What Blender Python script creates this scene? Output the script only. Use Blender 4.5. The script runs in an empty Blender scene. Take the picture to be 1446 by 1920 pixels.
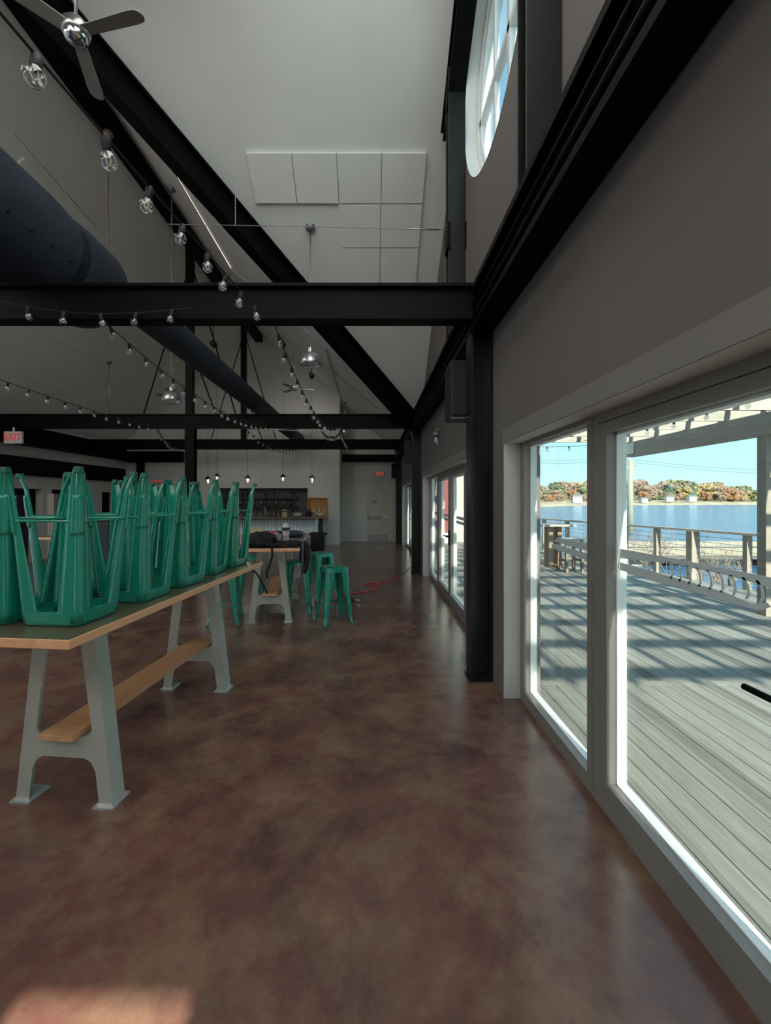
import bpy, bmesh, math, random
from mathutils import Vector, Matrix, Euler, noise as mnoise
random.seed(11)
PI = math.pi
SC = bpy.context.scene
COL = SC.collection
H = 1.66            # eye height
HT = 1.05           # bar table height

# ------------------------------------------------------------------ materials
MATS = {}
def new_mat(name):
    m = bpy.data.materials.new(name); m.use_nodes = True
    nt = m.node_tree; nt.nodes.clear()
    out = nt.nodes.new('ShaderNodeOutputMaterial')
    return m, nt, out
def N(nt, kind, **kw):
    n = nt.nodes.new(kind)
    for k, v in kw.items():
        if k in n.inputs: n.inputs[k].default_value = v
        else: setattr(n, k, v)
    return n
def coords(nt, scale=(1, 1, 1), kind='Object'):
    tc = N(nt, 'ShaderNodeTexCoord'); mp = N(nt, 'ShaderNodeMapping')
    mp.inputs['Scale'].default_value = scale
    nt.links.new(tc.outputs[kind], mp.inputs['Vector'])
    return mp.outputs['Vector']
def ramp(nt, fac, stops):
    r = N(nt, 'ShaderNodeValToRGB')
    e = r.color_ramp.elements
    while len(e) < len(stops): e.new(0.5)
    for i, (p, c) in enumerate(stops):
        e[i].position = p; e[i].color = (*c, 1)
    nt.links.new(fac, r.inputs['Fac'])
    return r.outputs['Color']
def mix(nt, a, b, fac, mode='MIX'):
    m = N(nt, 'ShaderNodeMix', data_type='RGBA', blend_type=mode)
    if hasattr(fac, 'is_output'): nt.links.new(fac, m.inputs[0])
    else: m.inputs[0].default_value = fac
    for s, v in ((6, a), (7, b)):
        if hasattr(v, 'is_output'): nt.links.new(v, m.inputs[s])
        else: m.inputs[s].default_value = (*v, 1)
    return m.outputs[2]
def noise(nt, vec, scale, detail=4, rough=0.55, dist=0.0):
    n = N(nt, 'ShaderNodeTexNoise', Scale=scale, Detail=detail, Roughness=rough, Distortion=dist)
    nt.links.new(vec, n.inputs['Vector'])
    return n.outputs['Fac']
def mat(name, color, rough=0.5, metal=0.0, var=0.12, vscale=6.0, bump=0.0, bscale=60.0, coat=0.0, stretch=(1, 1, 1), spec=0.5):
    """plain surface with a little procedural unevenness"""
    if name in MATS: return MATS[name]
    m, nt, out = new_mat(name)
    p = N(nt, 'ShaderNodeBsdfPrincipled', Roughness=rough, Metallic=metal)
    p.inputs['Coat Weight'].default_value = coat
    p.inputs['Specular IOR Level'].default_value = spec
    v = coords(nt, stretch)
    f = noise(nt, v, vscale)
    lo = tuple(max(0, c * (1 - var)) for c in color); hi = tuple(min(1, c * (1 + var)) for c in color)
    c = ramp(nt, f, [(0.3, lo), (0.7, hi)])
    nt.links.new(c, p.inputs['Base Color'])
    if bump:
        b = N(nt, 'ShaderNodeBump', Strength=bump, Distance=0.01)
        nt.links.new(noise(nt, v, bscale, 3), b.inputs['Height'])
        nt.links.new(b.outputs['Normal'], p.inputs['Normal'])
    nt.links.new(p.outputs[0], out.inputs[0])
    MATS[name] = m
    return m
def wood(name, dark, light, rough=0.45, axis='Y', scale=9.0, coat=0.0):
    if name in MATS: return MATS[name]
    m, nt, out = new_mat(name)
    p = N(nt, 'ShaderNodeBsdfPrincipled', Roughness=rough)
    p.inputs['Coat Weight'].default_value = coat
    p.inputs['Coat Roughness'].default_value = 0.12
    s = {'X': (0.08, 1, 1), 'Y': (1, 0.08, 1), 'Z': (1, 1, 0.08)}[axis]
    v = coords(nt, s)
    f = noise(nt, v, scale, 6, 0.6, 0.6)
    f2 = noise(nt, v, scale * 6, 3)
    c = mix(nt, ramp(nt, f, [(0.3, dark), (0.7, light)]), ramp(nt, f2, [(0.35, dark), (0.65, light)]), 0.3)
    nt.links.new(c, p.inputs['Base Color'])
    nt.links.new(p.outputs[0], out.inputs[0])
    MATS[name] = m
    return m
def glass(name, tint=(1, 1, 1), refl=0.06, rough=0.0):
    if name in MATS: return MATS[name]
    m, nt, out = new_mat(name)
    t = N(nt, 'ShaderNodeBsdfTransparent'); t.inputs[0].default_value = (*tint, 1)
    g = N(nt, 'ShaderNodeBsdfGlossy', Roughness=rough)
    g.inputs[0].default_value = (1, 1, 1, 1)
    lw = N(nt, 'ShaderNodeLayerWeight', Blend=0.5)
    pw = N(nt, 'ShaderNodeMath', operation='POWER'); pw.inputs[1].default_value = 4.0
    nt.links.new(lw.outputs['Facing'], pw.inputs[0])
    mr = N(nt, 'ShaderNodeMapRange'); mr.inputs['To Min'].default_value = refl * 0.5; mr.inputs['To Max'].default_value = min(1.0, 0.4 + refl)
    nt.links.new(pw.outputs[0], mr.inputs['Value'])
    mx = N(nt, 'ShaderNodeMixShader')
    nt.links.new(mr.outputs[0], mx.inputs[0])
    nt.links.new(t.outputs[0], mx.inputs[1]); nt.links.new(g.outputs[0], mx.inputs[2])
    nt.links.new(mx.outputs[0], out.inputs[0])
    MATS[name] = m
    return m
def emit(name, color, strength):
    if name in MATS: return MATS[name]
    m, nt, out = new_mat(name)
    e = N(nt, 'ShaderNodeEmission', Strength=strength); e.inputs[0].default_value = (*color, 1)
    nt.links.new(e.outputs[0], out.inputs[0])
    MATS[name] = m
    return m

def floor_material():
    m, nt, out = new_mat('stained_concrete')
    p = N(nt, 'ShaderNodeBsdfPrincipled')
    v = coords(nt)
    big = noise(nt, v, 0.85, 9, 0.66, 0.25)
    mid = noise(nt, v, 2.3, 9, 0.70, 0.25)
    fine = noise(nt, v, 7.0, 8, 0.7, 0.3)
    warm = ramp(nt, big, [(0.28, (0.070, 0.039, 0.035)), (0.45, (0.142, 0.077, 0.059)), (0.55, (0.209, 0.118, 0.083)), (0.72, (0.277, 0.161, 0.099))])
    rust = ramp(nt, mid, [(0.30, (0.076, 0.039, 0.043)), (0.45, (0.159, 0.060, 0.051)), (0.56, (0.234, 0.134, 0.086)), (0.72, (0.310, 0.200, 0.129))])
    c = mix(nt, warm, rust, 0.5)
    dk = ramp(nt, noise(nt, v, 0.95, 9, 0.72, 0.5), [(0.47, (0, 0, 0)), (0.68, (1, 1, 1))])
    c = mix(nt, c, (0.044, 0.025, 0.031), mix(nt, (0, 0, 0), dk, 0.8))
    fl = ramp(nt, fine, [(0.56, (0, 0, 0)), (0.70, (1, 1, 1))])
    c = mix(nt, c, (0.352, 0.177, 0.090), mix(nt, (0, 0, 0), fl, 0.13))
    nt.links.new(c, p.inputs['Base Color'])
    r = N(nt, 'ShaderNodeMapRange'); nt.links.new(mid, r.inputs['Value'])
    r.inputs['To Min'].default_value = 0.14; r.inputs['To Max'].default_value = 0.30
    nt.links.new(r.outputs[0], p.inputs['Roughness'])
    b = N(nt, 'ShaderNodeBump', Strength=0.10, Distance=0.02)
    nt.links.new(mid, b.inputs['Height']); nt.links.new(b.outputs['Normal'], p.inputs['Normal'])
    p.inputs['Specular IOR Level'].default_value = 0.55
    nt.links.new(p.outputs[0], out.inputs[0])
    return m
def deck_material():
    m, nt, out = new_mat('weathered_deck_board')
    p = N(nt, 'ShaderNodeBsdfPrincipled', Roughness=0.7)
    tc = N(nt, 'ShaderNodeTexCoord')
    sep = N(nt, 'ShaderNodeSeparateXYZ'); nt.links.new(tc.outputs['Object'], sep.inputs[0])
    def snap(o, step):
        d = N(nt, 'ShaderNodeMath', operation='DIVIDE'); d.inputs[1].default_value = step
        f = N(nt, 'ShaderNodeMath', operation='FLOOR')
        nt.links.new(o, d.inputs[0]); nt.links.new(d.outputs[0], f.inputs[0]); return f.outputs[0]
    cb = N(nt, 'ShaderNodeCombineXYZ')
    nt.links.new(snap(sep.outputs[0], 0.145), cb.inputs[0]); nt.links.new(snap(sep.outputs[1], 4.12), cb.inputs[1])
    wn = N(nt, 'ShaderNodeTexWhiteNoise', noise_dimensions='3D'); nt.links.new(cb.outputs[0], wn.inputs['Vector'])
    base = ramp(nt, wn.outputs['Value'], [(0.0, (0.165, 0.147, 0.128)), (0.35, (0.26, 0.244, 0.216)), (0.75, (0.33, 0.312, 0.276)), (1.0, (0.38, 0.363, 0.318))])
    v = coords(nt, (1, 0.06, 1))
    g = ramp(nt, noise(nt, v, 40, 6, 0.65, 0.5), [(0.3, (0.62, 0.60, 0.58)), (0.7, (1, 1, 1))])
    c = mix(nt, base, g, 1.0, 'MULTIPLY')
    nt.links.new(c, p.inputs['Base Color'])
    nt.links.new(p.outputs[0], out.inputs[0])
    return m
def water_material():
    m, nt, out = new_mat('bay_water')
    p = N(nt, 'ShaderNodeBsdfPrincipled', Roughness=0.12)
    p.inputs['Base Color'].default_value = (0.05, 0.17, 0.33, 1)
    v = coords(nt, (1, 1, 1))
    b = N(nt, 'ShaderNodeBump', Strength=0.9, Distance=0.35)
    nt.links.new(noise(nt, v, 0.9, 6, 0.6), b.inputs['Height'])
    nt.links.new(b.outputs['Normal'], p.inputs['Normal'])
    nt.links.new(p.outputs[0], out.inputs[0])
    return m
def corrugated(name):
    return mat(name, (0.70, 0.76, 0.80), 0.35, 0.35, 0.1, 3)

BLACK = mat('black_painted_steel', (0.0022, 0.0022, 0.0025), 0.5, 0, 0.2, 4, 0.05, 90, spec=0.10)
SATIN = mat('satin_black_steel', (0.008, 0.009, 0.009), 0.33, 0, 0.2, 4, 0.04, 90, spec=0.45)
CEIL = mat('ceiling_paint', (0.76, 0.77, 0.735), 0.85, 0, 0.03, 1.5, 0.02, 200)
PANEL = mat('acoustic_panel_fabric', (0.79, 0.795, 0.755), 0.9, 0, 0.03, 30, 0.05, 300)
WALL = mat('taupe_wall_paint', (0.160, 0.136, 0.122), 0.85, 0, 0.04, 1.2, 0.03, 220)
ENDW = mat('greige_wall_paint', (0.62, 0.595, 0.55), 0.85, 0, 0.03, 1.0, 0.02, 220)
REVEAL = mat('window_reveal_paint', (0.50, 0.47, 0.435), 0.7, 0, 0.03, 2)
FRAME = mat('taupe_window_frame', (0.225, 0.200, 0.183), 0.4, 0, 0.04, 3)
WHITE = mat('white_window_frame', (0.78, 0.80, 0.78), 0.4, 0, 0.03, 3)
GREEN = mat('green_powder_coat', (0.008, 0.25, 0.168), 0.2, 0, 0.05, 5, coat=0.5)
GREEND = mat('green_foot_plug', (0.02, 0.14, 0.10), 0.5)
TOP = wood('varnished_table_top', (0.085, 0.058, 0.034), (0.15, 0.105, 0.062), 0.3, 'Y', 7, coat=0.5)
EDGE = wood('butcher_block_edge', (0.68, 0.32, 0.165), (0.86, 0.47, 0.26), 0.45, 'Y', 8)
BOARD = wood('oak_shelf_board', (0.52, 0.26, 0.125), (0.70, 0.39, 0.20), 0.45, 'Y', 8)
CASTG = mat('grey_cast_iron', (0.43, 0.425, 0.375), 0.42, 0.1, 0.06, 5)
PLATE = mat('bright_foot_plate', (0.55, 0.56, 0.54), 0.35, 0.6)
ALU = mat('brushed_aluminium', (0.56, 0.57, 0.56), 0.28, 0.9, 0.06, 8)
FANG = mat('grey_fan_blade', (0.30, 0.275, 0.245), 0.5, 0, 0.06, 4)
DUCT = mat('dark_blue_duct_fabric', (0.022, 0.030, 0.050), 0.7, 0, 0.15, 3)
RUBBER = mat('black_rubber', (0.01, 0.01, 0.011), 0.6)
CLOTHB = mat('black_cloth', (0.012, 0.012, 0.015), 0.9, 0, 0.3, 12, 0.3, 40)
GLASSW = glass('window_glass', (0.80, 0.86, 0.84), 0.10)
GLASSB = glass('clear_bulb_glass', (0.92, 0.92, 0.92), 0.35)
GLASST = glass('drinking_glass', (0.86, 0.9, 0.9), 0.30)
CHROME = mat('chrome', (0.75, 0.76, 0.77), 0.12, 1.0)
DECALM = mat('frosted_film', (0.55, 0.63, 0.64), 0.6, 0, 0.03, 3)
OLDWOOD = wood('weathered_timber', (0.30, 0.26, 0.22), (0.46, 0.41, 0.355), 0.75, 'X', 6)
OLDWOODY = wood('weathered_timber_long', (0.28, 0.235, 0.20), (0.44, 0.385, 0.33), 0.75, 'Y', 6)
OLDWOODZ = wood('weathered_post', (0.25, 0.205, 0.17), (0.40, 0.335, 0.28), 0.75, 'Z', 6)
BROWNW = wood('brown_outdoor_timber', (0.20, 0.125, 0.085), (0.33, 0.22, 0.15), 0.65, 'Z', 7)

# ------------------------------------------------------------------ mesh builder
class MB:
    def __init__(self): self.bm = bmesh.new()
    def face(self, pts):
        try: return self.bm.faces.new([self.bm.verts.new(p) for p in pts])
        except ValueError: return None
    def box(self, x0, x1, y0, y1, z0, z1, bev=0.0):
        r = bmesh.ops.create_cube(self.bm, size=1.0)['verts']
        s = Vector((x1 - x0, y1 - y0, z1 - z0)); c = Vector(((x0 + x1) / 2, (y0 + y1) / 2, (z0 + z1) / 2))
        for v in r: v.co = Vector((v.co.x * s.x, v.co.y * s.y, v.co.z * s.z)) + c
        if bev:
            es = list({e for v in r for e in v.link_edges})
            bmesh.ops.bevel(self.bm, geom=es, offset=bev, segments=2, affect='EDGES', profile=0.5)
        return self
    def beam(self, p, q, w, h, up=(0, 0, 1), drop=0.0):
        """box from p to q, w wide (sideways), h high; drop moves it down its own up-axis"""
        p = Vector(p); q = Vector(q); d = (q - p).normalized()
        s = d.cross(Vector(up)).normalized(); u = s.cross(d).normalized()
        o = -u * drop
        vs = []
        for e in (p, q):
            for a, b in ((-1, -1), (1, -1), (1, 1), (-1, 1)):
                vs.append(self.bm.verts.new(e + o + s * (a * w / 2) + u * (b * h / 2)))
        for f in ((0, 1, 2, 3), (7, 6, 5, 4), (0, 4, 5, 1), (1, 5, 6, 2), (2, 6, 7, 3), (3, 7, 4, 0)):
            self.bm.faces.new([vs[i] for i in f])
        return self
    def ibeam(self, p, q, w, h, up=(0, 0, 1), tf=0.03, tw=0.02, drop=0.0):
        self.beam(p, q, w, tf, up, drop - h / 2 + tf / 2)
        self.beam(p, q, w, tf, up, drop + h / 2 - tf / 2)
        self.beam(p, q, tw, h - 2 * tf, up, drop)
        return self
    def tube(self, pts, r, seg=8, caps=True):
        pts = [Vector(p) for p in pts]; rings = []
        n = len(pts)
        prev = None
        for i, p in enumerate(pts):
            d = (pts[min(i + 1, n - 1)] - pts[max(i - 1, 0)]).normalized()
            if prev is None:
                a = Vector((0, 0, 1)) if abs(d.z) < 0.9 else Vector((1, 0, 0))
                s = d.cross(a).normalized()
            else:
                s = (prev - d * prev.dot(d)).normalized()
            prev = s
            u = d.cross(s)
            rr = r[i] if isinstance(r, (list, tuple)) else r
            rings.append([self.bm.verts.new(p + s * (math.cos(2 * PI * k / seg) * rr) + u * (math.sin(2 * PI * k / seg) * rr)) for k in range(seg)])
        for a, b in zip(rings, rings[1:]):
            for k in range(seg): self.bm.faces.new((a[k], a[(k + 1) % seg], b[(k + 1) % seg], b[k]))
        if caps:
            self.bm.faces.new(rings[0][::-1]); self.bm.faces.new(rings[-1])
        return self
    def lathe(self, prof, seg=16, c=(0, 0, 0), axis='Z', cap=True):
        c = Vector(c); rings = []
        for r, z in prof:
            ring = []
            for k in range(seg):
                a = 2 * PI * k / seg; x, y = r * math.cos(a), r * math.sin(a)
                v = {'Z': (x, y, z), 'Y': (x, z, y), 'X': (z, x, y)}[axis]
                ring.append(self.bm.verts.new(c + Vector(v)))
            rings.append(ring)
        for a, b in zip(rings, rings[1:]):
            for k in range(seg): self.bm.faces.new((a[k], a[(k + 1) % seg], b[(k + 1) % seg], b[k]))
        if cap:
            if prof[0][0] > 1e-5: self.bm.faces.new(rings[0][::-1])
            if prof[-1][0] > 1e-5: self.bm.faces.new(rings[-1])
        return self
    def loft(self, rings, closed=False, cap=False):
        R = [[self.bm.verts.new(p) for p in ring] for ring in rings]
        n = len(R[0])
        for a, b in zip(R, R[1:]):
            for k in range(n if closed else n - 1):
                self.bm.faces.new((a[k], a[(k + 1) % n], b[(k + 1) % n], b[k]))
        if cap:
            self.bm.faces.new(R[0][::-1]); self.bm.faces.new(R[-1])
        return self
    def slab(self, pts, n, t):
        """polygon thickened by t along n"""
        pts = [Vector(p) for p in pts]; n = Vector(n) * t
        a = [self.bm.verts.new(p) for p in pts]; b = [self.bm.verts.new(p + n) for p in pts]
        self.bm.faces.new(a); self.bm.faces.new(b[::-1])
        for i in range(len(a)): self.bm.faces.new((a[i], b[i], b[(i + 1) % len(a)], a[(i + 1) % len(a)]))
        return self
    def blob(self, c, s, sub=3, amp=0.15, freq=2.0, seed=0, flat=None):
        r = bmesh.ops.create_icosphere(self.bm, subdivisions=sub, radius=1.0)['verts']
        for v in r:
            n = v.co.normalized()
            k = 1 + amp * mnoise.fractal(n * freq + Vector((seed * 7.3, seed * 3.1, 0)), 0.9, 2.0, 4)
            p = Vector((n.x * s[0] * k, n.y * s[1] * k, n.z * s[2] * k))
            if flat is not None and p.z < flat: p.z = flat
            v.co = p + Vector(c)
        return self
    def xform(self, M):
        bmesh.ops.transform(self.bm, matrix=M, verts=self.bm.verts); return self
    def build(self, name, m, parent=None, smooth=False, world=False, angle=None):
        bmesh.ops.recalc_face_normals(self.bm, faces=self.bm.faces[:])
        if world and parent is not None:
            pm = Matrix.Translation(parent.location) @ parent.rotation_euler.to_matrix().to_4x4()
            bmesh.ops.transform(self.bm, matrix=pm.inverted(), verts=self.bm.verts)
        me = bpy.data.meshes.new(name); self.bm.to_mesh(me); self.bm.free()
        if smooth:
            me.polygons.foreach_set('use_smooth', [True] * len(me.polygons))
            if angle: me.set_sharp_from_angle(angle=math.radians(angle))
        me.materials.append(m)
        o = bpy.data.objects.new(name, me); COL.objects.link(o)
        if parent is not None: o.parent = parent
        return o
def mesh_from_curve(loops, depth, name, m, parent=None, bev=0.0):
    """2-D outline with holes (XZ plane) given thickness along Y"""
    cu = bpy.data.curves.new(name, 'CURVE'); cu.dimensions = '2D'; cu.fill_mode = 'BOTH'; cu.extrude = depth / 2
    cu.bevel_depth = bev
    for lp in loops:
        s = cu.splines.new('POLY'); s.points.add(len(lp) - 1); s.use_cyclic_u = True
        for i, p in enumerate(lp): s.points[i].co = (p[0], p[1], 0, 1)
    t = bpy.data.objects.new('outline', cu); COL.objects.link(t)
    dg = bpy.context.evaluated_depsgraph_get()
    me = bpy.data.meshes.new_from_object(t.evaluated_get(dg))
    bpy.data.objects.remove(t); bpy.data.curves.remove(cu)
    me.transform(Matrix.Rotation(PI / 2, 4, 'X'))
    me.name = name
    me.materials.clear(); me.materials.append(m)
    o = bpy.data.objects.new(name, me); COL.objects.link(o)
    if parent is not None: o.parent = parent
    return o
def text_mesh(s, size, name, m, parent, M, thick=0.003):
    cu = bpy.data.curves.new(name, 'FONT'); cu.body = s; cu.size = size; cu.align_x = 'CENTER'; cu.align_y = 'CENTER'; cu.extrude = thick; cu.offset = size * 0.012
    t = bpy.data.objects.new('lettering_outline', cu); COL.objects.link(t)
    dg = bpy.context.evaluated_depsgraph_get()
    me = bpy.data.meshes.new_from_object(t.evaluated_get(dg))
    bpy.data.objects.remove(t); bpy.data.curves.remove(cu)
    me.transform(M); me.materials.clear(); me.materials.append(m); me.name = name
    o = bpy.data.objects.new(name, me); COL.objects.link(o); o.parent = parent
    return o
def tag(o, label=None, cat=None, group=None, kind=None):
    if label: o['label'] = label
    if cat: o['category'] = cat
    if group: o['group'] = group
    if kind: o['kind'] = kind
    return o
def thing(name, label, cat, loc=(0, 0, 0), rz=0.0, group=None, rot=None, kind=None):
    o = bpy.data.objects.new(name, None); COL.objects.link(o)
    o.empty_display_size = 0.1
    o.location = loc; o.rotation_euler = Euler(rot if rot else (0, 0, rz))
    return tag(o, label, cat, group, kind)
def kids(o): return [c for c in COL.objects if c.parent == o]
def copy_tree(o, parent=None, children=None):
    c = o.copy(); COL.objects.link(c)
    if parent is not None: c.parent = parent
    for ch in kids(o):
        if ch != c: copy_tree(ch, c)
    return c
def struct(o, kind='structure'):
    o['kind'] = kind; return o
def solidify(o, t, off=-1):
    md = o.modifiers.new('thickness', 'SOLIDIFY'); md.thickness = t; md.offset = off; return o

# ------------------------------------------------------------------ room shell
WX = 1.107; LX = -9.1; RX = -4.12; RZ = 7.75; Y0, Y1, Y2 = -2.0, 16.0, 17.2
SM = 0.82; SCR = 0.713           # slopes of main roof and cross gable
VY0, VY1 = -2.0, 10.0            # cross gable runs between these
EZ = RZ - SM * (WX - RX)         # eave height at right wall
fl = MB().box(LX - 3.2, WX + 0.16, Y0, Y2 + 0.2, -0.2, 0.0).build('floor', floor_material()); struct(fl)

# right wall with three wide openings and one round one
OPEN = [(-1.24, 3.65), (4.55, 9.42), (10.9, 15.72)]
OZ = 2.13; WT = 0.30
wb = MB()
ys = [Y0] + [y for o in OPEN for y in o] + [Y2 + 0.2]
for i in range(0, len(ys), 2): wb.box(WX, WX + WT, ys[i], ys[i + 1], 0, OZ)
wb.box(WX, WX + WT, Y0, Y2 + 0.2, OZ, EZ + 0.05)
CYc, CZc, CR = 4.06, 6.04, 1.12
# gable wall above the eave: ring of quads around the round opening
nseg = 64
def gable_edge(a):
    dy, dz = math.cos(a), math.sin(a)
    best = 99
    # bottom edge
    if dz < 0: best = min(best, (EZ + 0.05 - CZc) / dz)
    # two sloped edges z = RZ - SCR*|y-4| + .1
    for s in (1, -1):
        # CZc + t dz = RZ+.1 - s*SCR*(CYc + t dy - 4)
        den = dz + s * SCR * dy
        if abs(den) > 1e-6:
            t = (RZ + 0.1 - s * SCR * (CYc - 4) - CZc) / den
            if t > 0 and s * (CYc + t * dy - 4) >= -0.05: best = min(best, t)
    return best
rin, rout = [], []
ye = (RZ + 0.1 - EZ - 0.05) / SCR
angs = [2 * PI * k / nseg for k in range(nseg)]
for cy_, cz_ in ((4 + ye, EZ + 0.05), (4 - ye, EZ + 0.05), (4, RZ + 0.1)):
    angs.append(math.atan2(cz_ - CZc, cy_ - CYc) % (2 * PI))
angs.sort(); nseg = len(angs)
for a in angs:
    t = gable_edge(a)
    rin.append((CYc + CR * math.cos(a), CZc + CR * math.sin(a)))
    rout.append((CYc + t * math.cos(a), CZc + t * math.sin(a)))
for k in range(nseg):
    j = (k + 1) % nseg
    for X, fl_ in ((WX, 0), (WX + WT, 1)):
        wb.face([(X, *rin[k]), (X, *rin[j]), (X, *rout[j]), (X, *rout[k])])
wr = wb.build('wall_right', WALL); struct(wr)
rv = MB()
rv.loft([[(WX - 0.004, y, z) for y, z in rin], [(WX + 0.16, y, z) for y, z in rin]], closed=True) if False else rv.loft(list(zip(*[[(WX - 0.004, CYc + (CR) * math.cos(2 * PI * k / 64), CZc + CR * math.sin(2 * PI * k / 64)), (WX + WT, CYc + CR * math.cos(2 * PI * k / 64), CZc + CR * math.sin(2 * PI * k / 64))] for k in range(64)])), closed=True)
struct(rv.build('trim_1', WHITE, smooth=True))
# window casing bands over each opening
for i, (a, b) in enumerate(OPEN):
    tb = MB()
    cs = MB().box(WX - 0.008, WX + 0.001, a - 0.02, b + 0.02, OZ, OZ + 0.115)
    struct(cs.build('trim_%d' % (i + 6), mat('casing_paint', (0.215, 0.19, 0.172), 0.7, 0, 0.03, 2)))
    # reveal linings
    tb.box(WX - 0.002, WX + 0.135, b - 0.004, b + 0.012, 0, OZ)
    tb.box(WX - 0.002, WX + 0.135, a - 0.012, a + 0.004, 0, OZ)
    tb.box(WX - 0.002, WX + 0.135, a, b, OZ - 0.004, OZ + 0.012)
    struct(tb.build('trim_%d' % (i + 2), REVEAL))

# left wall: two dark serving hatches toward an unlit side room, unseen open bays added for fill daylight further forward
lw = MB()
def wall_with_holes(mb, x0, x1, ya, yb, z0, z1, holes):
    ysr = sorted({ya, yb} | {h[0] for h in holes} | {h[1] for h in holes})
    for a, b in zip(ysr, ysr[1:]):
        hs = [h for h in holes if h[0] <= a + 1e-6 and h[1] >= b - 1e-6]
        z = z0
        for h in sorted(hs, key=lambda h: h[2]):
            if h[2] > z: mb.box(x0, x1, a, b, z, h[2])
            z = h[3]
        if z < z1: mb.box(x0, x1, a, b, z, z1)
LH = [(-1.5, 1.2, 0.0, 2.6), (1.6, 4.6, 0.0, 2.6), (5.0, 8.0, 0.0, 2.6), (10.5, 12.1, 0.95, 1.94), (12.45, 14.1, 0.95, 1.94), (14.75, 15.5, 1.0, 1.9)]
EL = RZ - SM * (RX - LX)
wall_with_holes(lw, LX - 0.2, LX, Y0, Y2, 0, EL + 0.05, LH)
lw.slab([(LX - 0.2, 4 - 5.7, EL), (LX - 0.2, 4 + 5.7, EL), (LX - 0.2, 4, RZ + 0.05)], (1, 0, 0), 0.2)
struct(lw.build('wall_left', ENDW))
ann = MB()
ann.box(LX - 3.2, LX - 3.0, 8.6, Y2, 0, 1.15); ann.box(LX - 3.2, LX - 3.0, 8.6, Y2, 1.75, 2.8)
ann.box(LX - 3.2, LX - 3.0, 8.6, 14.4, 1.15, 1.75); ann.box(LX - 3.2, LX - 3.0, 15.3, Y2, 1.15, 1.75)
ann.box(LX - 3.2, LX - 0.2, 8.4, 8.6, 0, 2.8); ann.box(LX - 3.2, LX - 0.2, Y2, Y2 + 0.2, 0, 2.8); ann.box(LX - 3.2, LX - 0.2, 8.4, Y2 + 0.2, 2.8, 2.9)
struct(ann.build('wall_annex', mat('unlit_room_shade', (0.05, 0.045, 0.04), 0.9)))  # walls coloured dark to stand for the room's lack of light

# end walls
NX0, NX1, NZ0, NZ1 = -5.9, -2.34, 0.9, 2.07
ew = MB()
ew.box(LX, NX0, Y1, Y1 + 0.2, 0, EZ)
ew.box(NX1, -1.17, Y1, Y1 + 0.2, 0, EZ)
ew.box(NX0, NX1, Y1, Y1 + 0.2, 0, NZ0); ew.box(NX0, NX1, Y1, Y1 + 0.2, NZ1, EZ)
ew.box(LX, RX, Y1, Y1 + 0.2, EZ, EL)
ew.slab([(LX, Y1, EL), (RX, Y1, EL), (RX, Y1, EZ), (-1.17, Y1, EZ), (-1.17, Y1, RZ - SM * (-1.17 - RX) + 0.05), (RX, Y1, RZ + 0.05)], (0, 1, 0), 0.2)
ew.box(-1.37, -1.17, Y1 + 0.2, Y2, 0, RZ - SM * (-1.17 - RX) + 0.05)
struct(ew.build('wall_end_left', ENDW))
er = MB()
er.box(-1.37, -0.30, Y2, Y2 + 0.2, 0, EZ); er.box(0.80, WX + WT, Y2, Y2 + 0.2, 0, EZ); er.box(-0.30, 0.80, Y2, Y2 + 0.2, 2.18, EZ)
er.slab([(-1.37, Y2, EZ), (WX, Y2, EZ), (-1.37, Y2, RZ - SM * (-1.37 - RX) + 0.05)], (0, 1, 0), 0.2)
struct(er.build('wall_end_right', ENDW))
nb = MB()
nb.box(NX0, NX1, Y1 + 0.6, Y1 + 0.65, NZ0, NZ1); nb.box(NX0, NX0 + 0.02, Y1 + 0.2, Y1 + 0.6, NZ0, NZ1); nb.box(NX1 - 0.02, NX1, Y1 + 0.02, Y1 + 0.6, NZ0, NZ1)
nb.box(NX0, NX1, Y1 + 0.02, Y1 + 0.6, NZ1 - 0.02, NZ1); nb.box(NX0, NX1, Y1 + 0.02, Y1 + 0.6, NZ0, NZ0 + 0.02)
struct(nb.build('trim_5', mat('niche_grey_paint', (0.13, 0.13, 0.125), 0.8)))

# back wall behind the photographer, with a narrow unseen opening sized to cast the floor's sun patch
bw = MB()
BX0, BX1 = -0.88, -0.29
bw.box(LX, BX0, Y0 - 0.2, Y0, 0, EZ); bw.box(BX1, WX + WT, Y0 - 0.2, Y0, 0, EZ); bw.box(BX0, BX1, Y0 - 0.2, Y0, 2.2, EZ)
struct(bw.build('wall_back', ENDW))

# ceiling: main gable plus the cross gable over the round window
def zmain(x): return RZ - SM * abs(x - RX)
def zcross(y): return RZ - SCR * abs(y - 4)
cb = MB()
up = (0, 0, 1)
EXV = WX + WT; EXL = LX - 0.2; YB = Y0 - 0.2; YE = Y2 + 0.2
def P3(x, y, z): return (x, y, z)
def vy(x): return SM * abs(x - RX) / SCR          # half width of the cross gable at x
for e in (EXV, EXL):
    cb.slab([(RX, 4, RZ), (e, 4 + vy(e), zmain(e)), (e, YE, zmain(e)), (RX, YE, RZ)], up, 0.12)
    cb.slab([(RX, 4, RZ), (e, 4 + vy(e), zmain(e)), (e, 4, RZ)], up, 0.12)
    cb.slab([(RX, 4, RZ), (RX, YB, RZ), (e, YB, zmain(e))], up, 0.12)
struct(cb.build('ceiling', CEIL))
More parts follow.
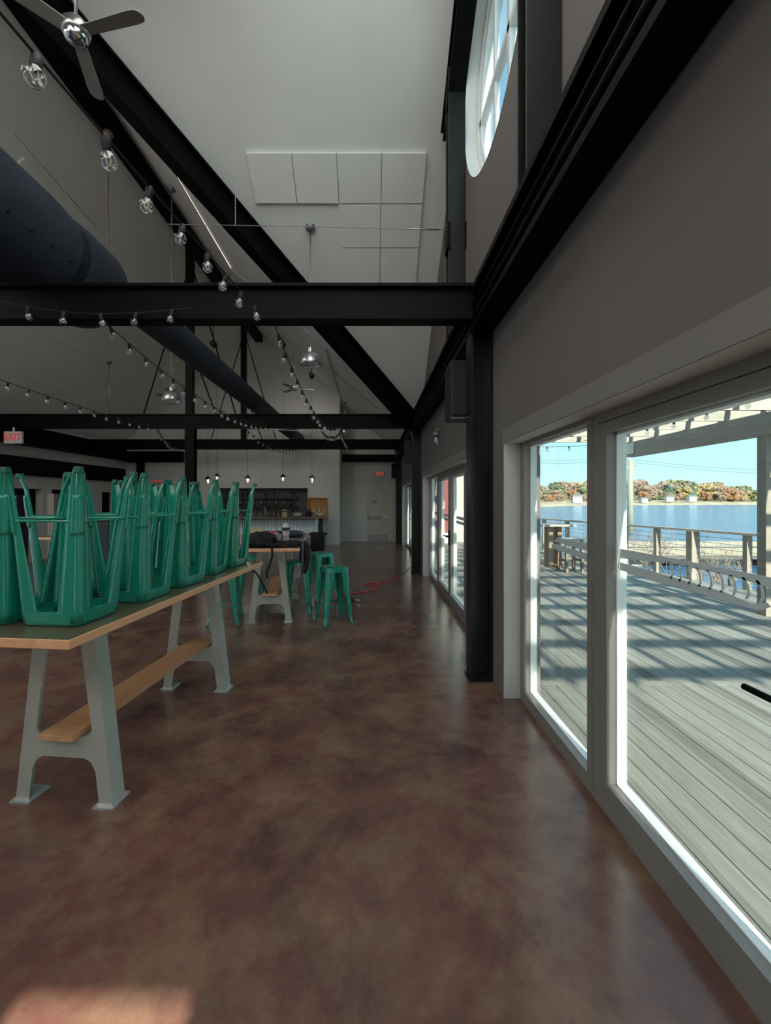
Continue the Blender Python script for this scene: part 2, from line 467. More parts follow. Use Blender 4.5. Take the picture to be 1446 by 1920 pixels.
# added translucent fill sheets, unseen, on the near cross gable slope, behind and above the photographer
m_, nt_r, out_r = new_mat('added_daylight_sheet')
tl_ = N(nt_r, 'ShaderNodeBsdfTranslucent'); tl_.inputs[0].default_value = (0.49, 0.49, 0.47, 1)
nt_r.links.new(tl_.outputs[0], out_r.inputs[0])
gbk = MB(); gbk.face([(LX, Y0 - 0.1, EZ), (WX, Y0 - 0.1, EZ), (RX, Y0 - 0.1, RZ)]); struct(gbk.build('window_7', m_))  # unseen gable sheet added to push daylight deeper into the hall
for i, e in enumerate((EXV, EXL)):
    sk = MB()
    if i == 0:
        q = 0.45; sk.face([(RX + 5.5 * q, 4 - 0.3, RZ - SCR * 0.3), (e, 4 - 0.3, RZ - SCR * 0.3), (e, YB, zmain(e)), (RX + 5.5 * q, 4 - vy(RX + 5.5 * q), zmain(RX + 5.5 * q))])
        cb2 = MB(); x_ = RX + 5.5 * q
        cb2.slab([(RX, 4, RZ), (x_, 4, RZ), (x_, 4 - vy(x_), zmain(x_))], up, 0.1).slab([(x_, 4, RZ), (e, 4, RZ), (e, 3.7, zcross(3.7)), (x_, 3.7, zcross(3.7))], up, 0.1)
        struct(cb2.build('ceiling', CEIL))
    else: sk.face([(RX, 4, RZ), (e, 4, RZ), (e, YB, zmain(e))])
    struct(sk.build('window_%d' % (5 + i), m_))  # unseen sheets added as soft light on ceiling and floor

# ------------------------------------------------------------------ steel frame
def steel(name, mb, label, group=None, m=BLACK):
    return tag(mb.build(name, m), label, 'steel beam', group)
TY = [3.98, 9.97, 14.15]
tl = ['black steel tie beam nearest the camera, spanning under the dark duct', 'second black tie beam, passing behind the first aluminium pendant', 'third black tie beam, close in front of the far gable wall']
for y, l in zip(TY, tl):
    steel('tie_beam', MB().ibeam((LX, y, 3.43), (0.93, y, 3.43), 0.17, 0.32, tf=0.028, tw=0.06), l)
steel('valley_beam', MB().ibeam((1.0, 9.95, zmain(1.0)), (RX, 4.0, RZ), 0.20, 0.40, tf=0.03, tw=0.05, drop=0.20), 'thick black diagonal beam rising from the second column to the roof ridge')
steel('valley_beam', MB().ibeam((1.0, -1.95, zmain(1.0)), (RX, 4.0, RZ), 0.20, 0.40, tf=0.03, tw=0.05, drop=0.20), 'black diagonal beam overhead behind the near tie beam')
steel('ridge_beam', MB().beam((RX, Y0, 7.55), (RX, Y1, 7.55), 0.26, 0.30), 'long black ridge beam running along the top of the ceiling')
hb = MB().ibeam((1.0, Y0, 3.38), (1.0, Y2, 3.38), 0.20, 0.40, tf=0.05, tw=0.05)
ho = steel('wall_plate_beam', hb, 'heavy black beam along the right wall above the patio doors')
MB().tube([(0.915, Y0, 3.40), (0.915, Y2, 3.40)], 0.016, 8).build('conduit', BLACK, ho, True)
MB().tube([(0.915, Y0, 3.29), (0.915, Y2, 3.29)], 0.022, 8).build('conduit', BLACK, ho, True)
steel('wall_plate_beam', MB().ibeam((LX + 0.12, Y0, 3.30), (LX + 0.12, Y1, 3.30), 0.22, 0.5, tf=0.05), 'heavy black beam along the left wall below the ceiling')
steel('header_beam', MB().box(LX + 0.01, LX + 0.10, 9.0, Y1, 2.28, 2.76), 'low black header along the left wall above the dark openings')
for y in (2.62, 5.22):
    steel('gable_post', MB().ibeam((1.0, y, 3.58), (1.0, y, zcross(y) - 0.14), 0.20, 0.17, up=(0, 1, 0), tf=0.02), 'black steel post beside the round window, ' + ('right of it in the photo' if y < 4 else 'left of it in the photo'), None, SATIN)
for sgn, l in ((1, 'black sloping steel member above the round window, meeting the post on its left'), (-1, 'black sloping steel member above the round window, meeting the post on its right')):
    steel('gable_rafter', MB().ibeam((1.0, 4 + sgn * 1.75, zcross(5.75)), (1.0, 4 + sgn * 0.02, RZ), 0.20, 0.34, up=(0, 0, 1), tf=0.03, drop=0.24), l)
for y, l in ((TY[0], 'black steel column on the right wall nearest the camera'), (TY[1] - 0.17, 'second black steel column along the right wall'), (16.35, 'last black steel column in the far right corner')):
    c = tag(MB().build('steel_column', BLACK) if False else thing('steel_column', l, 'column', (1.005, y + 0.1, 0)), l, 'column')
    mb = MB().box(-0.1, -0.075, -0.1, 0.1, 0, 3.18).box(0.075, 0.1, -0.1, 0.1, 0, 3.18).box(-0.075, 0.075, -0.015, 0.015, 0, 3.18)
    mb.build('shaft', SATIN, c)
    MB().box(-0.115, 0.10, -0.115, 0.115, 0, 0.02).build('base_plate', SATIN, c)
for y, l in ((TY[1], 'black king post rising through the second tie beam to the ridge'), (TY[2], 'black king post above the third tie beam')):
    z0 = 0.0 if y < 12 else 3.58
    steel('king_post', MB().box(RX - 0.1, RX + 0.06, y - 0.07, y + 0.07, 3.58, 7.42), l)
for y, l in ((TY[1], 'black steel column below the second tie beam, behind the upturned stools'), (15.8, 'black column in the far left corner of the room')):
    x = RX if y < 12 else LX + 0.75
    steel('steel_column', MB().ibeam((x, y, 0), (x, y, 3.27), 0.2, 0.2, up=(0, 1, 0), tf=0.025), l)['category'] = 'column'
for y, l in ((TY[1], 'second'), (TY[2], 'third')):
    for k, (xa, za, xb, zb) in enumerate([(RX + 0.05, 6.9, -3.1, 3.6), (RX - 0.05, 6.9, -5.2, 3.6), (RX + 0.05, 5.0, -3.55, 3.6)]):
        steel('tie_rod', MB().tube([(xa, y, za), (xb, y, zb)], 0.016, 8), 'thin black tie rod at the king post of the %s tie beam, %s' % (l, ['long right one', 'long left one', 'short right one'][k]))['category'] = 'tie rod'
steel('header_beam', MB().box(-1.15, WX, Y2 - 0.16, Y2 - 0.01, 3.12, 3.40), 'black header beam above the exit door on the end wall')
steel('header_beam', MB().box(LX + 0.2, -6.85, Y1 - 0.16, Y1 - 0.01, 3.0, 3.4), 'black header beam on the end wall left of the bar')

# ------------------------------------------------------------------ ceiling panels
def on_cross(x, y, d=0.0): return Vector((x, y, zcross(y) - d))
cn = Vector((0, -SCR, -1)).normalized()   # underside normal beyond the ridge
pl = 0.61 / math.sqrt(1 + SCR * SCR)
PRX = -1.70; py = 5.93
for r, cols in enumerate(((0, 1, 2, 3), (2, 3), (2, 3), (2, 3))):
    for c in cols:
        a = PRX + 0.612 * c; y = py + r * (pl + 0.004)
        pts = [on_cross(a + 0.006, y + 0.006, 0.001), on_cross(a + 0.606, y + 0.006, 0.001), on_cross(a + 0.606, y + pl - 0.006, 0.001), on_cross(a + 0.006, y + pl - 0.006, 0.001)]
        nm = ['top row', 'second row', 'third row', 'bottom row'][r]
        pos = ['first from left', 'second from left', 'third from left', 'fourth from left'][c] if r == 0 else ['', '', 'left one', 'right one'][c]
        o = tag(MB().slab(pts, cn, 0.045).build('ceiling_panel', PANEL), 'square white ceiling panel left of the round window, %s, %s' % (nm, pos), 'acoustic panel', 'acoustic panels on the cross gable')
ln = Vector((SM, 0, -1)).normalized()
sl = 1.22 / math.sqrt(1 + SM * SM)
for r in range(4):
    for c in range(6):
        xh = -5.25 - r * (sl + 0.006); y = 6.6 + c * 1.226
        xl = xh - sl
        pts = [Vector((x, yy, zmain(x) - 0.001)) for x, yy in ((xl, y), (xh, y), (xh, y + 1.22), (xl, y + 1.22))]
        MBp = MB().slab(pts, ln, 0.018)
        tag(MBp.build('ceiling_panel', PANEL), 'thin square panel on the left roof slope, row %s from ridge, %s from camera' % (['one', 'two', 'three', 'four'][r], ['first', 'second', 'third', 'fourth', 'fifth', 'sixth'][c]), 'acoustic panel', 'panel grid on the left roof slope')

# ------------------------------------------------------------------ patio door sets
def door_set(idx, ya, yb, decal):
    w = thing('window_%d' % idx, None, None, (1.24, ya, 0), kind='structure')
    L = yb - ya; P = L / 4
    mb = MB()
    mb.box(0.0, 0.11, 0, L, OZ - 0.02, OZ); mb.box(0.0, 0.11, P, 3 * P, OZ - 0.055, OZ - 0.02); mb.box(0.0, 0.11, 0, 0.035, 0, OZ); mb.box(0.0, 0.11, L - 0.035, L, 0, OZ)
    mb.box(-0.004, 0.12, 0, L, -0.001, 0.018)
    for k in (1, 3): mb.box(0.004, 0.11, k * P - 0.035, k * P + 0.035, 0, OZ)
    mb.build('outer_frame', FRAME, w)
    for k in range(4):
        fixed = k in (0, 3)
        a = k * P + (0.036); b = (k + 1) * P - 0.036
        if k == 1: b = (k + 1) * P - 0.003
        if k == 2: a = k * P + 0.003
        st = 0.055 if fixed else 0.082; rb = 0.07 if fixed else 0.135; rt = 0.012 if fixed else 0.058
        z0, z1 = 0.02, (OZ - 0.021 if fixed else OZ - 0.06)
        s = MB()
        s.box(0.0, 0.05, a, a + st, z0, z1); s.box(0.0, 0.05, b - st, b, z0, z1)
        s.box(0.0, 0.05, a + st, b - st, z0, z0 + rb); s.box(0.0, 0.05, a + st, b - st, z1 - rt, z1)
        sash = s.build('fixed_sash' if fixed else 'door_sash', FRAME, w)
        g = MB()
        q = 0.012
        g.box(0.05, 0.10, a, a + st + q, z0, z1); g.box(0.05, 0.10, b - st - q, b, z0, z1)
        g.box(0.05, 0.10, a + st, b - st, z0, z0 + rb + q * 0.6); g.box(0.05, 0.10, a + st, b - st, z1 - rt - q, z1)
        g.build('glazing_bead', WHITE, sash)
        MB().box(0.076, 0.082, a + st - 0.005, b - st + 0.005, z0 + rb - 0.01, z1 - rt + 0.01).build('pane', GLASSW, sash)
        if not fixed:
            hy = (b - 0.045) if k == 1 else (a + 0.045)
            sg = -1 if k == 1 else 1
            hm = MB().box(-0.008, 0.0, hy - 0.02, hy + 0.02, 0.92, 1.16, 0.003)
            hm.tube([(0, hy, 1.07), (-0.05, hy, 1.07), (-0.062, hy + sg * 0.015, 1.07), (-0.062, hy + sg * 0.13, 1.068)], 0.0105, 10)
            hm.build('lever_handle', BLACK if decal else CHROME, sash, True, angle=40)
    if decal:
        # frosted privacy strips with little ribs between them
        X = 0.066
        def strip(pts):
            return MB().slab([(X, p[0] - ya, p[1]) for p in pts], (1, 0, 0), 0.0015)
        for j, f in enumerate(decal): 
            strip(f).build('frosted_strip', DECALM, w)
    return w
dec1 = []
s_ = 1.050
def zz(z): return H - (H - z) * s_
# fixed pane strips
dec1.append([(3.14, zz(1.373)), (3.06, zz(1.405)), (2.53, zz(1.405)), (2.53, zz(1.360))])
dec1.append([(3.17, zz(1.345)), (3.13, zz(1.357)), (2.53, zz(1.345)), (2.53, zz(1.302)), (3.17, zz(1.322))])
# door strips
dec1.append([(2.30, zz(1.412)), (1.90, zz(1.416)), (1.36, zz(1.416)), (1.36, zz(1.378)), (1.60, zz(1.394)), (1.92, zz(1.392)), (2.30, zz(1.364))])
low = [(2.30, zz(1.345)), (1.92, zz(1.339)), (1.62, zz(1.333)), (1.50, zz(1.318)), (1.445, zz(1.335)), (1.43, zz(1.325)), (1.47, zz(1.303)), (1.55, zz(1.300)), (1.9, zz(1.303)), (2.30, zz(1.305))]
dec1.append(low)
for k in range(9):
    y = 1.90 - k * 0.055
    dec1.append([(y + 0.03, zz(1.398)), (y + 0.016, zz(1.398)), (y - 0.002, zz(1.375)), (y - 0.006, zz(1.345)), (y + 0.006, zz(1.328)), (y + 0.016, zz(1.328)), (y + 0.006, zz(1.348)), (y + 0.010, zz(1.378))])
door_set(1, *OPEN[0], dec1)
dec2 = [[(9.1, 1.40), (8.4, 1.40), (8.4, 1.345), (9.1, 1.345)], [(7.9, 1.40), (7.0, 1.40), (7.0, 1.35), (7.9, 1.36)], [(7.9, 1.335), (7.0, 1.325), (7.0, 1.285), (7.9, 1.29)], [(6.75, 1.40), (5.9, 1.40), (5.9, 1.35), (6.75, 1.36)], [(6.75, 1.335), (5.9, 1.325), (5.9, 1.285), (6.75, 1.29)]]
door_set(2, *OPEN[1], dec2)
door_set(3, *OPEN[2], None)
# round window
rw = thing('window_4', None, None, (WX + 0.16, CYc, CZc), kind='structure')
def ring(mb, r0, r1, x0, x1, seg=64):
    rings = [[(x, r * math.cos(2 * PI * k / seg), r * math.sin(2 * PI * k / seg)) for k in range(seg)] for r, x in ((r0, x0), (r1, x0), (r1, x1), (r0, x1), (r0, x0))]
    mb.loft(rings, closed=True)
rg = MB(); ring(rg, CR - 0.10, CR + 0.01, 0.0, 0.09); ring(rg, CR - 0.05, CR + 0.01, -0.03, 0.0)
rg.build('round_frame', WHITE, rw, True, angle=40)
mu = MB().box(0.0, 0.07, -CR + 0.05, CR - 0.05, -0.035, 0.035).box(0.0, 0.07, -0.035, 0.035, -CR + 0.05, CR - 0.05)
for s in (-1, 1):
    mu.box(0.01, 0.06, s * 0.5 - 0.02, s * 0.5 + 0.02, -math.sqrt((CR - 0.06) ** 2 - 0.25), math.sqrt((CR - 0.06) ** 2 - 0.25))
mu.build('glazing_bar', WHITE, rw)
MB().lathe([(CR - 0.06, 0.03), (CR - 0.06, 0.036)], 64, axis='X').build('pane', GLASSW, rw)

# ------------------------------------------------------------------ exit door and signs
dr = thing('door_1', None, None, (0.25, Y2, 0), kind='structure')
MB().box(-0.55, -0.42, -0.03, 0.05, 0, 2.18).box(0.42, 0.55, -0.03, 0.05, 0, 2.18).box(-0.42, 0.42, -0.03, 0.05, 2.06, 2.18).build('door_frame', ENDW, dr)
MB().box(-0.42, 0.42, 0.0, 0.045, 0.0, 2.06).build('door_leaf', mat('beige_door_paint', (0.55, 0.51, 0.43), 0.5), dr)
MB().box(-0.40, 0.40, -0.006, 0.0, 0.02, 0.27).build('kick_plate', mat('dull_steel', (0.30, 0.30, 0.29), 0.4, 0.6), dr)
MB().box(-0.41, -0.33, -0.05, 0.0, 0.86, 1.04, 0.008).box(-0.36, 0.18, -0.055, -0.02, 0.93, 0.975).build('push_bar', mat('dull_steel', (0.30, 0.30, 0.29)), dr)
MB().box(0.18, 0.40, -0.06, 0.0, 0.925, 0.98).build('push_bar_housing', mat('pale_metal', (0.75, 0.75, 0.72), 0.4), dr)
nt_ = tag(MB().box(0.0, 0.20, Y2 - 0.008, Y2 - 0.003, 1.49, 1.63).build('door_notice', mat('notice_paper', (0.50, 0.40, 0.40), 0.6)), 'small printed notice with dark border on the beige exit door', 'notice')
b_ = MB(); 
for z in (1.515, 1.545, 1.575, 1.60): b_.box(0.02, 0.18, Y2 - 0.0095, Y2 - 0.008, z - 0.006, z + 0.006)
b_.build('print_lines', mat('notice_ink', (0.10, 0.05, 0.06), 0.6), nt_)
REDE = emit('red_sign_letters', (0.75, 0.055, 0.06), 0.55)
SIGNW = mat('sign_white_plastic', (0.62, 0.60, 0.55), 0.5)
def exit_sign(loc, w, h, label, stem):
    s = thing('exit_sign', label, 'exit sign', loc)
    MB().box(-w / 2, w / 2, -0.03, 0.03, 0, h, 0.006).build('housing', SIGNW, s)
    text_mesh('EXIT', h * 0.82, 'lettering', REDE, s, Matrix.Translation((0, -0.032, h / 2)) @ Matrix.Rotation(PI / 2, 4, 'X') @ Matrix.Diagonal((0.85, 1, 1, 1)))
    if stem: MB().tube([(0, 0, h), (0, 0, h + stem)], 0.02, 8).build('stem', SIGNW, s)
exit_sign((0.33, Y2 - 0.04, 2.53), 0.31, 0.23, 'white exit sign with red letters above the beige exit door', 0)
exit_sign((-7.98, 9.75, 2.90), 0.40, 0.27, 'white exit sign with red letters hanging under a tie beam', 0.09)

# ------------------------------------------------------------------ stools
def sq_ring(hw, r, z, seg=5):
    pts = []
    for cx, cy, a0 in ((1, 1, 0), (-1, 1, PI / 2), (-1, -1, PI), (1, -1, 1.5 * PI)):
        for k in range(seg):
            a = a0 + (PI / 2) * k / (seg - 1)
            pts.append((cx * (hw - r) + r * math.cos(a), cy * (hw - r) + r * math.sin(a), z))
    return pts
def leg_c(z):
    if z > 0.10: return 0.153 + (0.192 - 0.153) * (0.74 - z) / 0.64
    return 0.192 + (0.212 - 0.192) * (0.10 - z) / 0.10
def leg_w(z):
    return 0.046 + (0.104 - 0.046) * (z - 0.10) / 0.60 if z > 0.10 else 0.046 - (0.10 - z) * 0.16
def leg_profile(z, sx, sy, out=0.0, shrink=1.0):
    c = leg_c(z) + out; w = leg_w(z) * shrink; r = min(0.035, w * 0.75)
    pts = [(w, 0), (w * 0.5 + r * 0.5, 0), (r, 0)]
    for k in range(1, 5):
        a = PI / 2 * k / 5
        pts.append((r - r * math.sin(a), r - r * math.cos(a)))
    pts += [(0, r), (0, w * 0.5 + r * 0.5), (0, w)]
    return [(sx * (c - u), sy * (c - v), z) for u, v in pts]
def make_stool():
    s = thing('bar_stool', '', 'stool', (0, 0, 0))
    m = MB()
    rings = [sq_ring(0.06, 0.03, 0.757), sq_ring(0.135, 0.045, 0.7585), sq_ring(0.146, 0.045, 0.760), sq_ring(0.152, 0.045, 0.754), sq_ring(0.154, 0.045, 0.742), sq_ring(0.156, 0.045, 0.695), sq_ring(0.152, 0.042, 0.692)]
    m.loft(rings, closed=True); m.face(rings[0])
    solidify(m.build('seat', GREEN, s, True, angle=50), 0.003)
    b = MB()
    for k in (-1, 1):
        b.box(-0.145, 0.145, k * 0.06 - 0.012, k * 0.06 + 0.012, 0.715, 0.721); b.box(k * 0.06 - 0.012, k * 0.06 + 0.012, -0.145, 0.145, 0.722, 0.728)
    b.build('seat_brace', GREEN, s)
    for sx, sy in ((1, 1), (1, -1), (-1, 1), (-1, -1)):
        l = MB()
        zs = [0.745, 0.70, 0.66, 0.55, 0.44, 0.33, 0.22, 0.14, 0.10, 0.06, 0.03, 0.012]
        l.loft([leg_profile(z, sx, sy) for z in zs])
        l.loft([leg_profile(z, sx, sy, 0.0035, 0.62) for z in (0.32, 0.30, 0.22, 0.15, 0.13)])
        lo = l.build('leg', GREEN, s, True, angle=50)
        solidify(lo, 0.0035)
        f = MB(); c = leg_c(0.0)
        f.box(sx * c - (0.031 if sx > 0 else 0), sx * c + (0.031 if sx < 0 else 0), sy * c - (0.031 if sy > 0 else 0), sy * c + (0.031 if sy < 0 else 0), 0.0, 0.03, 0.004)
        f.build('foot_cap', GREEND, lo)
    c = leg_c(0.255) - 0.006
    for (x0, y0, x1, y1) in ((-1, -1, 1, -1), (1, -1, 1, 1), (1, 1, -1, 1), (-1, 1, -1, -1)):
        d = 0.030
        p = Vector((x0 * c, y0 * c, 0.255)); q = Vector((x1 * c, y1 * c, 0.255)); t = (q - p).normalized()
        MB().tube([p + t * d, p + t * (d + 0.02), p + t * (d + 0.035), q - t * (d + 0.035), q - t * (d + 0.02), q - t * d], [0.010, 0.010, 0.006, 0.006, 0.010, 0.010], 8).build('foot_rail', GREEN, s, True)
    return s
proto = make_stool()
used = [False]
def stool(loc, rz, label, group, flipped=False):
    o = proto if not used[0] else copy_tree(proto)
    used[0] = True
    o.location = loc; o.rotation_euler = Euler((PI if flipped else 0, 0, rz))
    o['label'] = label; o['category'] = 'stool'; o['group'] = group
    return o
R = math.radians
T1C = Vector((-1.605, 3.14)); T1R = -R(5.6)
d1 = Vector((math.sin(-T1R), math.cos(T1R))); r1 = Vector((d1.y, -d1.x))
ords = ['nearest the camera', 'second from the camera', 'third from the camera', 'fourth from the camera', 'fifth from the camera']
rightrow = [(-1.533, 2.243, -6), (-1.47, 2.72, -7), (-1.42, 3.17, -12), (-1.40, 3.63, -4), (-1.35, 4.06, -8)]
for i, (x, y, a) in enumerate(rightrow):
    stool((x, y, HT + 0.761), R(a), 'green stool upside down on near table, window-side row, ' + ords[i], 'upturned stools on the near table', True)
leftrow = [(-0.90, -5), (-0.42, -9), (0.03, -3), (0.48, -8), (0.92, -5)]
for i, (t, a) in enumerate(leftrow):
    p = T1C + d1 * t + r1 * -0.205
    stool((p.x, p.y, HT + 0.761), R(a), 'green stool upside down on near table, inner row, ' + ords[i], 'upturned stools on the near table', True)
G2 = 'green stools on the floor by the far table'
stool((-0.508, 5.885, 0), R(25), 'green metal stool standing free on the floor in front of the others', G2)
stool((-0.84, 7.42, 0), R(28), 'green metal stool beside the black bin, behind the free-standing one', G2)
stool((-1.09, 6.44, 0), R(5), 'green metal stool tucked under the far table below the hanging jacket', G2)
stool((-1.97, 5.90, 0), R(8), 'green metal stool left of the far trestle, behind the near table end', G2)
stool((-1.95, 7.05, 0), R(12), 'green metal stool on the left side of the far table, further back', G2)

# ------------------------------------------------------------------ trestle tables
def arc(cx, cz, r, a0, a1, n=6):
    return [(cx + r * math.cos(R(a0 + (a1 - a0) * k / n)), cz + r * math.sin(R(a0 + (a1 - a0) * k / n))) for k in range(n + 1)]
def make_trestle(parent, y, top):
    # outline: splayed legs, cross bar with rounded fillets
    zf = 0.012
    def xo(z): return 0.285 - (0.285 - 0.165) * z / top
    lw_ = 0.077
    def xi(z): return xo(z) - lw_
    zl, zu, zt = 0.255, 0.37, top - 0.07
    outer = [(xo(zf), zf), (xo(top), top), (-xo(top), top), (-xo(zf), zf), (-xi(zf) , zf)]
    rr = 0.07
    # lower notch (left inner up, fillet, across, fillet, down)
    outer += [(-xi(zl - rr), zl - rr)]
    outer += [(-xi(zl) + rr - rr * math.cos(R(a)), zl - rr + rr * math.sin(R(a))) for a in (20, 40, 60, 80, 90)]
    outer += [(xi(zl) - rr + rr * math.cos(R(a)), zl - rr + rr * math.sin(R(a))) for a in (90, 80, 60, 40, 20)]
    outer += [(xi(zl - rr), zl - rr), (xi(zf), zf)]
    q = 0.045
    hole = []
    hole += [(xi(zu) - q + q * math.sin(R(a)), zu + q - q * math.cos(R(a))) for a in (0, 25, 50, 75, 90)]
    hole += [(xi(zt) - q + q * math.cos(R(a)), zt - q + q * math.sin(R(a))) for a in (0, 30, 60, 90)]
    hole += [(-xi(zt) + q - q * math.sin(R(a)), zt - q + q * math.cos(R(a))) for a in (0, 30, 60, 90)]
    hole += [(-xi(zu) + q - q * math.cos(R(a)), zu + q - q * math.sin(R(a))) for a in (0, 25, 50, 75, 90)]
    t = mesh_from_curve([outer, hole], 0.010, 'trestle_leg', CASTG, parent, 0.001)
    t.data.transform(Matrix.Translation((0, -0.044, 0)))
    t.location = (0, y, 0)
    for s in (-1, 1):
        fm = MB()
        rings_ = []
        for z in (zf, top):
            x0_, x1_ = s * (xo(z) - 0.010), s * (xo(z) + 0.001)
            rings_.append([(x0_, -0.045, z), (x1_, -0.0505, z), (x1_ + s * 0.001, -0.044, z), (x1_ + s * 0.001, 0.05, z), (x0_, 0.05, z)])
        fm.loft(rings_, closed=True, cap=True)
        fm.build('side_flange', CASTG, t)
    fm = MB().box(-xi(zl) - 0.02, xi(zl) + 0.02, -0.04, 0.05, zu - 0.012, zu - 0.002).box(-0.17, 0.17, -0.04, 0.05, top - 0.012, top - 0.001)
    fm.build('bearing_plate', CASTG, t)
    for s in (-1, 1):
        MB().box(s * 0.2435 - 0.058, s * 0.2435 + 0.058, -0.075, 0.075, 0.0, 0.008).box(s * 0.2435 - 0.045, s * 0.2435 + 0.045, -0.055, 0.055, 0.008, 0.02).build('foot_plate', PLATE, t)
    return t
def bar_table(name, label, c, rz, L=2.43, W=0.835):
    t = thing(name, label, 'table', (c[0], c[1], 0), rz)
    th = 0.042
    tp = MB().box(-W / 2, W / 2, -L / 2, L / 2, HT - th, HT, 0.003).build('tabletop', EDGE, t)
    MB().box(-W / 2 + 0.004, W / 2 - 0.004, -L / 2 + 0.004, L / 2 - 0.004, HT - 0.001, HT + 0.0006).build('varnished_surface', TOP, tp)
    for s in (-1, 1): make_trestle(t, s * 0.71, HT - th)
    MB().box(-0.10, 0.10, -0.82, 0.82, 0.372, 0.402, 0.002).build('stretcher_shelf', BOARD, t)
    return t
bar_table('bar_table', 'long wood-topped bar table with grey trestles, carrying the upturned stools', T1C, T1R)
T2C = Vector((-1.45, 6.62)); T2R = R(6.5)
bar_table('bar_table', 'wood-topped bar table further back, cluttered with bags and clothes', T2C, T2R)
bar_table('bar_table', 'bar table standing in the dark left part of the room', (-5.0, 8.2), R(-4))
d2 = Vector((-math.sin(T2R), math.cos(T2R))); r2 = Vector((d2.y, -d2.x))
def on2(across, along): 
    p = T2C + r2 * across + d2 * along
    return (p.x, p.y, HT + 0.001)

# ------------------------------------------------------------------ clutter on the far table
bp = thing('backpack', 'black backpack slumped on the near end of the far table', 'backpack', on2(-0.10, -0.95), T2R)
MB().blob((0, 0, 0.085), (0.20, 0.17, 0.105), 4, 0.25, 2.2, 3, flat=-0.083).build('body', CLOTHB, bp, True)
MB().blob((0.02, -0.10, 0.06), (0.13, 0.09, 0.07), 3, 0.25, 2.0, 5, flat=-0.058).build('front_pocket', CLOTHB, bp, True)
MB().tube([(0.12, -0.10, 0.13), (0.17, -0.20, 0.08), (0.18, -0.275, 0.0), (0.18, -0.285, -0.10), (0.15, -0.28, -0.20), (0.11, -0.26, -0.30), (0.12, -0.25, -0.36)], [0.014] * 7, 6).build('strap', CLOTHB, bp, True)
MB().tube([(-0.16, -0.10, 0.10), (-0.17, -0.24, 0.03), (-0.17, -0.285, -0.05), (-0.14, -0.28, -0.18), (0.0, -0.26, -0.32), (0.10, -0.25, -0.52), (0.12, -0.25, -0.56)], [0.012] * 7, 6).build('strap', CLOTHB, bp, True)
jk = thing('jacket', 'black and grey jacket lying on the far table and hanging over its corner', 'jacket', on2(0.20, -0.97), T2R)
jm = MB(); nu, nv = 18, 14
grid = []
for i in range(nu):
    row = []
    for j in range(nv):
        u = -0.20 + 0.62 * i / (nu - 1); v = -0.20 + 0.40 * j / (nv - 1)
        z = 0.055 + 0.03 * mnoise.noise(Vector((u * 9, v * 9, 1.5))); x = u
        if u > 0.215:
            ov = u - 0.215; x = 0.228 + 0.02 * mnoise.noise(Vector((v * 9, ov * 7, 3))) + 0.012; z = 0.05 - ov * 1.25
        row.append((x, v * (1.0 if u < 0.2 else 0.6) + 0.02 * math.sin(u * 17), z))
    grid.append(row)
jm.loft(grid)
solidify(jm.build('body', CLOTHB, jk, True), 0.03)
gm = MB()
gm.loft([[(0.252 + 0.008 * math.sin(k), -0.17 + 0.03 * k, z) for k in range(4)] for z in (0.05, -0.05, -0.15, -0.26)])
solidify(gm.build('lining', mat('grey_lining', (0.11, 0.115, 0.14), 0.8), jk, True), 0.012)
MB().tube([(0.25, -0.06, 0.05), (0.29, -0.05, -0.02), (0.30, -0.04, -0.15), (0.285, -0.05, -0.27), (0.26, -0.08, -0.34)], [0.045, 0.05, 0.045, 0.038, 0.03], 10).build('sleeve', CLOTHB, jk, True)
cup = thing('tumbler', 'tall white and brown patterned tumbler with black lid on the far table', 'cup', on2(0.20, -0.62))
MB().lathe([(0.032, 0), (0.034, 0.004), (0.043, 0.14)], 20).build('cup_body', mat('patterned_cup', (0.45, 0.36, 0.31), 0.4, 0, 0.8, 18), cup, True)
MB().lathe([(0.047, 0.14), (0.047, 0.165), (0.040, 0.17)], 20).build('lid', RUBBER, cup, True, angle=40)
MB().lathe([(0.040, 0.17), (0.030, 0.215), (0.034, 0.22)], 16).build('straw_cap', mat('pale_plastic', (0.6, 0.58, 0.55), 0.4), cup, True, angle=40)
cup.scale = (1.15, 1.15, 1.3)
for k, (a, l, c, s, n, cat) in enumerate([
        ((-0.22, -0.34), 'khaki cloth heap behind the black backpack', (0.40, 0.34, 0.20), (0.18, 0.14, 0.11), 'cloth_heap', 'cloth'),
        ((-0.02, -0.32), 'bright red bag among the clutter on the far table', (0.50, 0.03, 0.05), (0.11, 0.09, 0.085), 'red_bag', 'bag'),
        ((0.06, -0.50), 'grey paper bag lying between backpack and tumbler', (0.26, 0.24, 0.25), (0.11, 0.07, 0.085), 'paper_bag', 'bag'),
        ((0.20, 0.55), 'dark blue jeans folded at the back of the far table', (0.035, 0.05, 0.085), (0.19, 0.12, 0.055), 'jeans', 'clothing'),
        ((0.02, 0.35), 'black sweater bundled beside the blue jeans', (0.012, 0.012, 0.016), (0.16, 0.13, 0.06), 'sweater', 'clothing'),
        ((-0.30, 0.10), 'dark brown cap left on the far table edge', (0.06, 0.04, 0.03), (0.10, 0.09, 0.05), 'cap', 'cap')]):
    p = on2(*a)
    o = MB().blob((0, 0, s[2] * 0.75), s, 3, 0.35, 2.3, k + 20, flat=-s[2] * 0.75).build(n, mat(n + '_cloth', c, 0.85, 0, 0.25, 14, 0.2, 40), None, True)
    o.location = p; o.rotation_euler.z = k; tag(o, l, cat)
lp = thing('laptop', 'closed grey laptop lying on the far table right of the tumbler', 'laptop', on2(0.26, -0.20), T2R + 0.2)
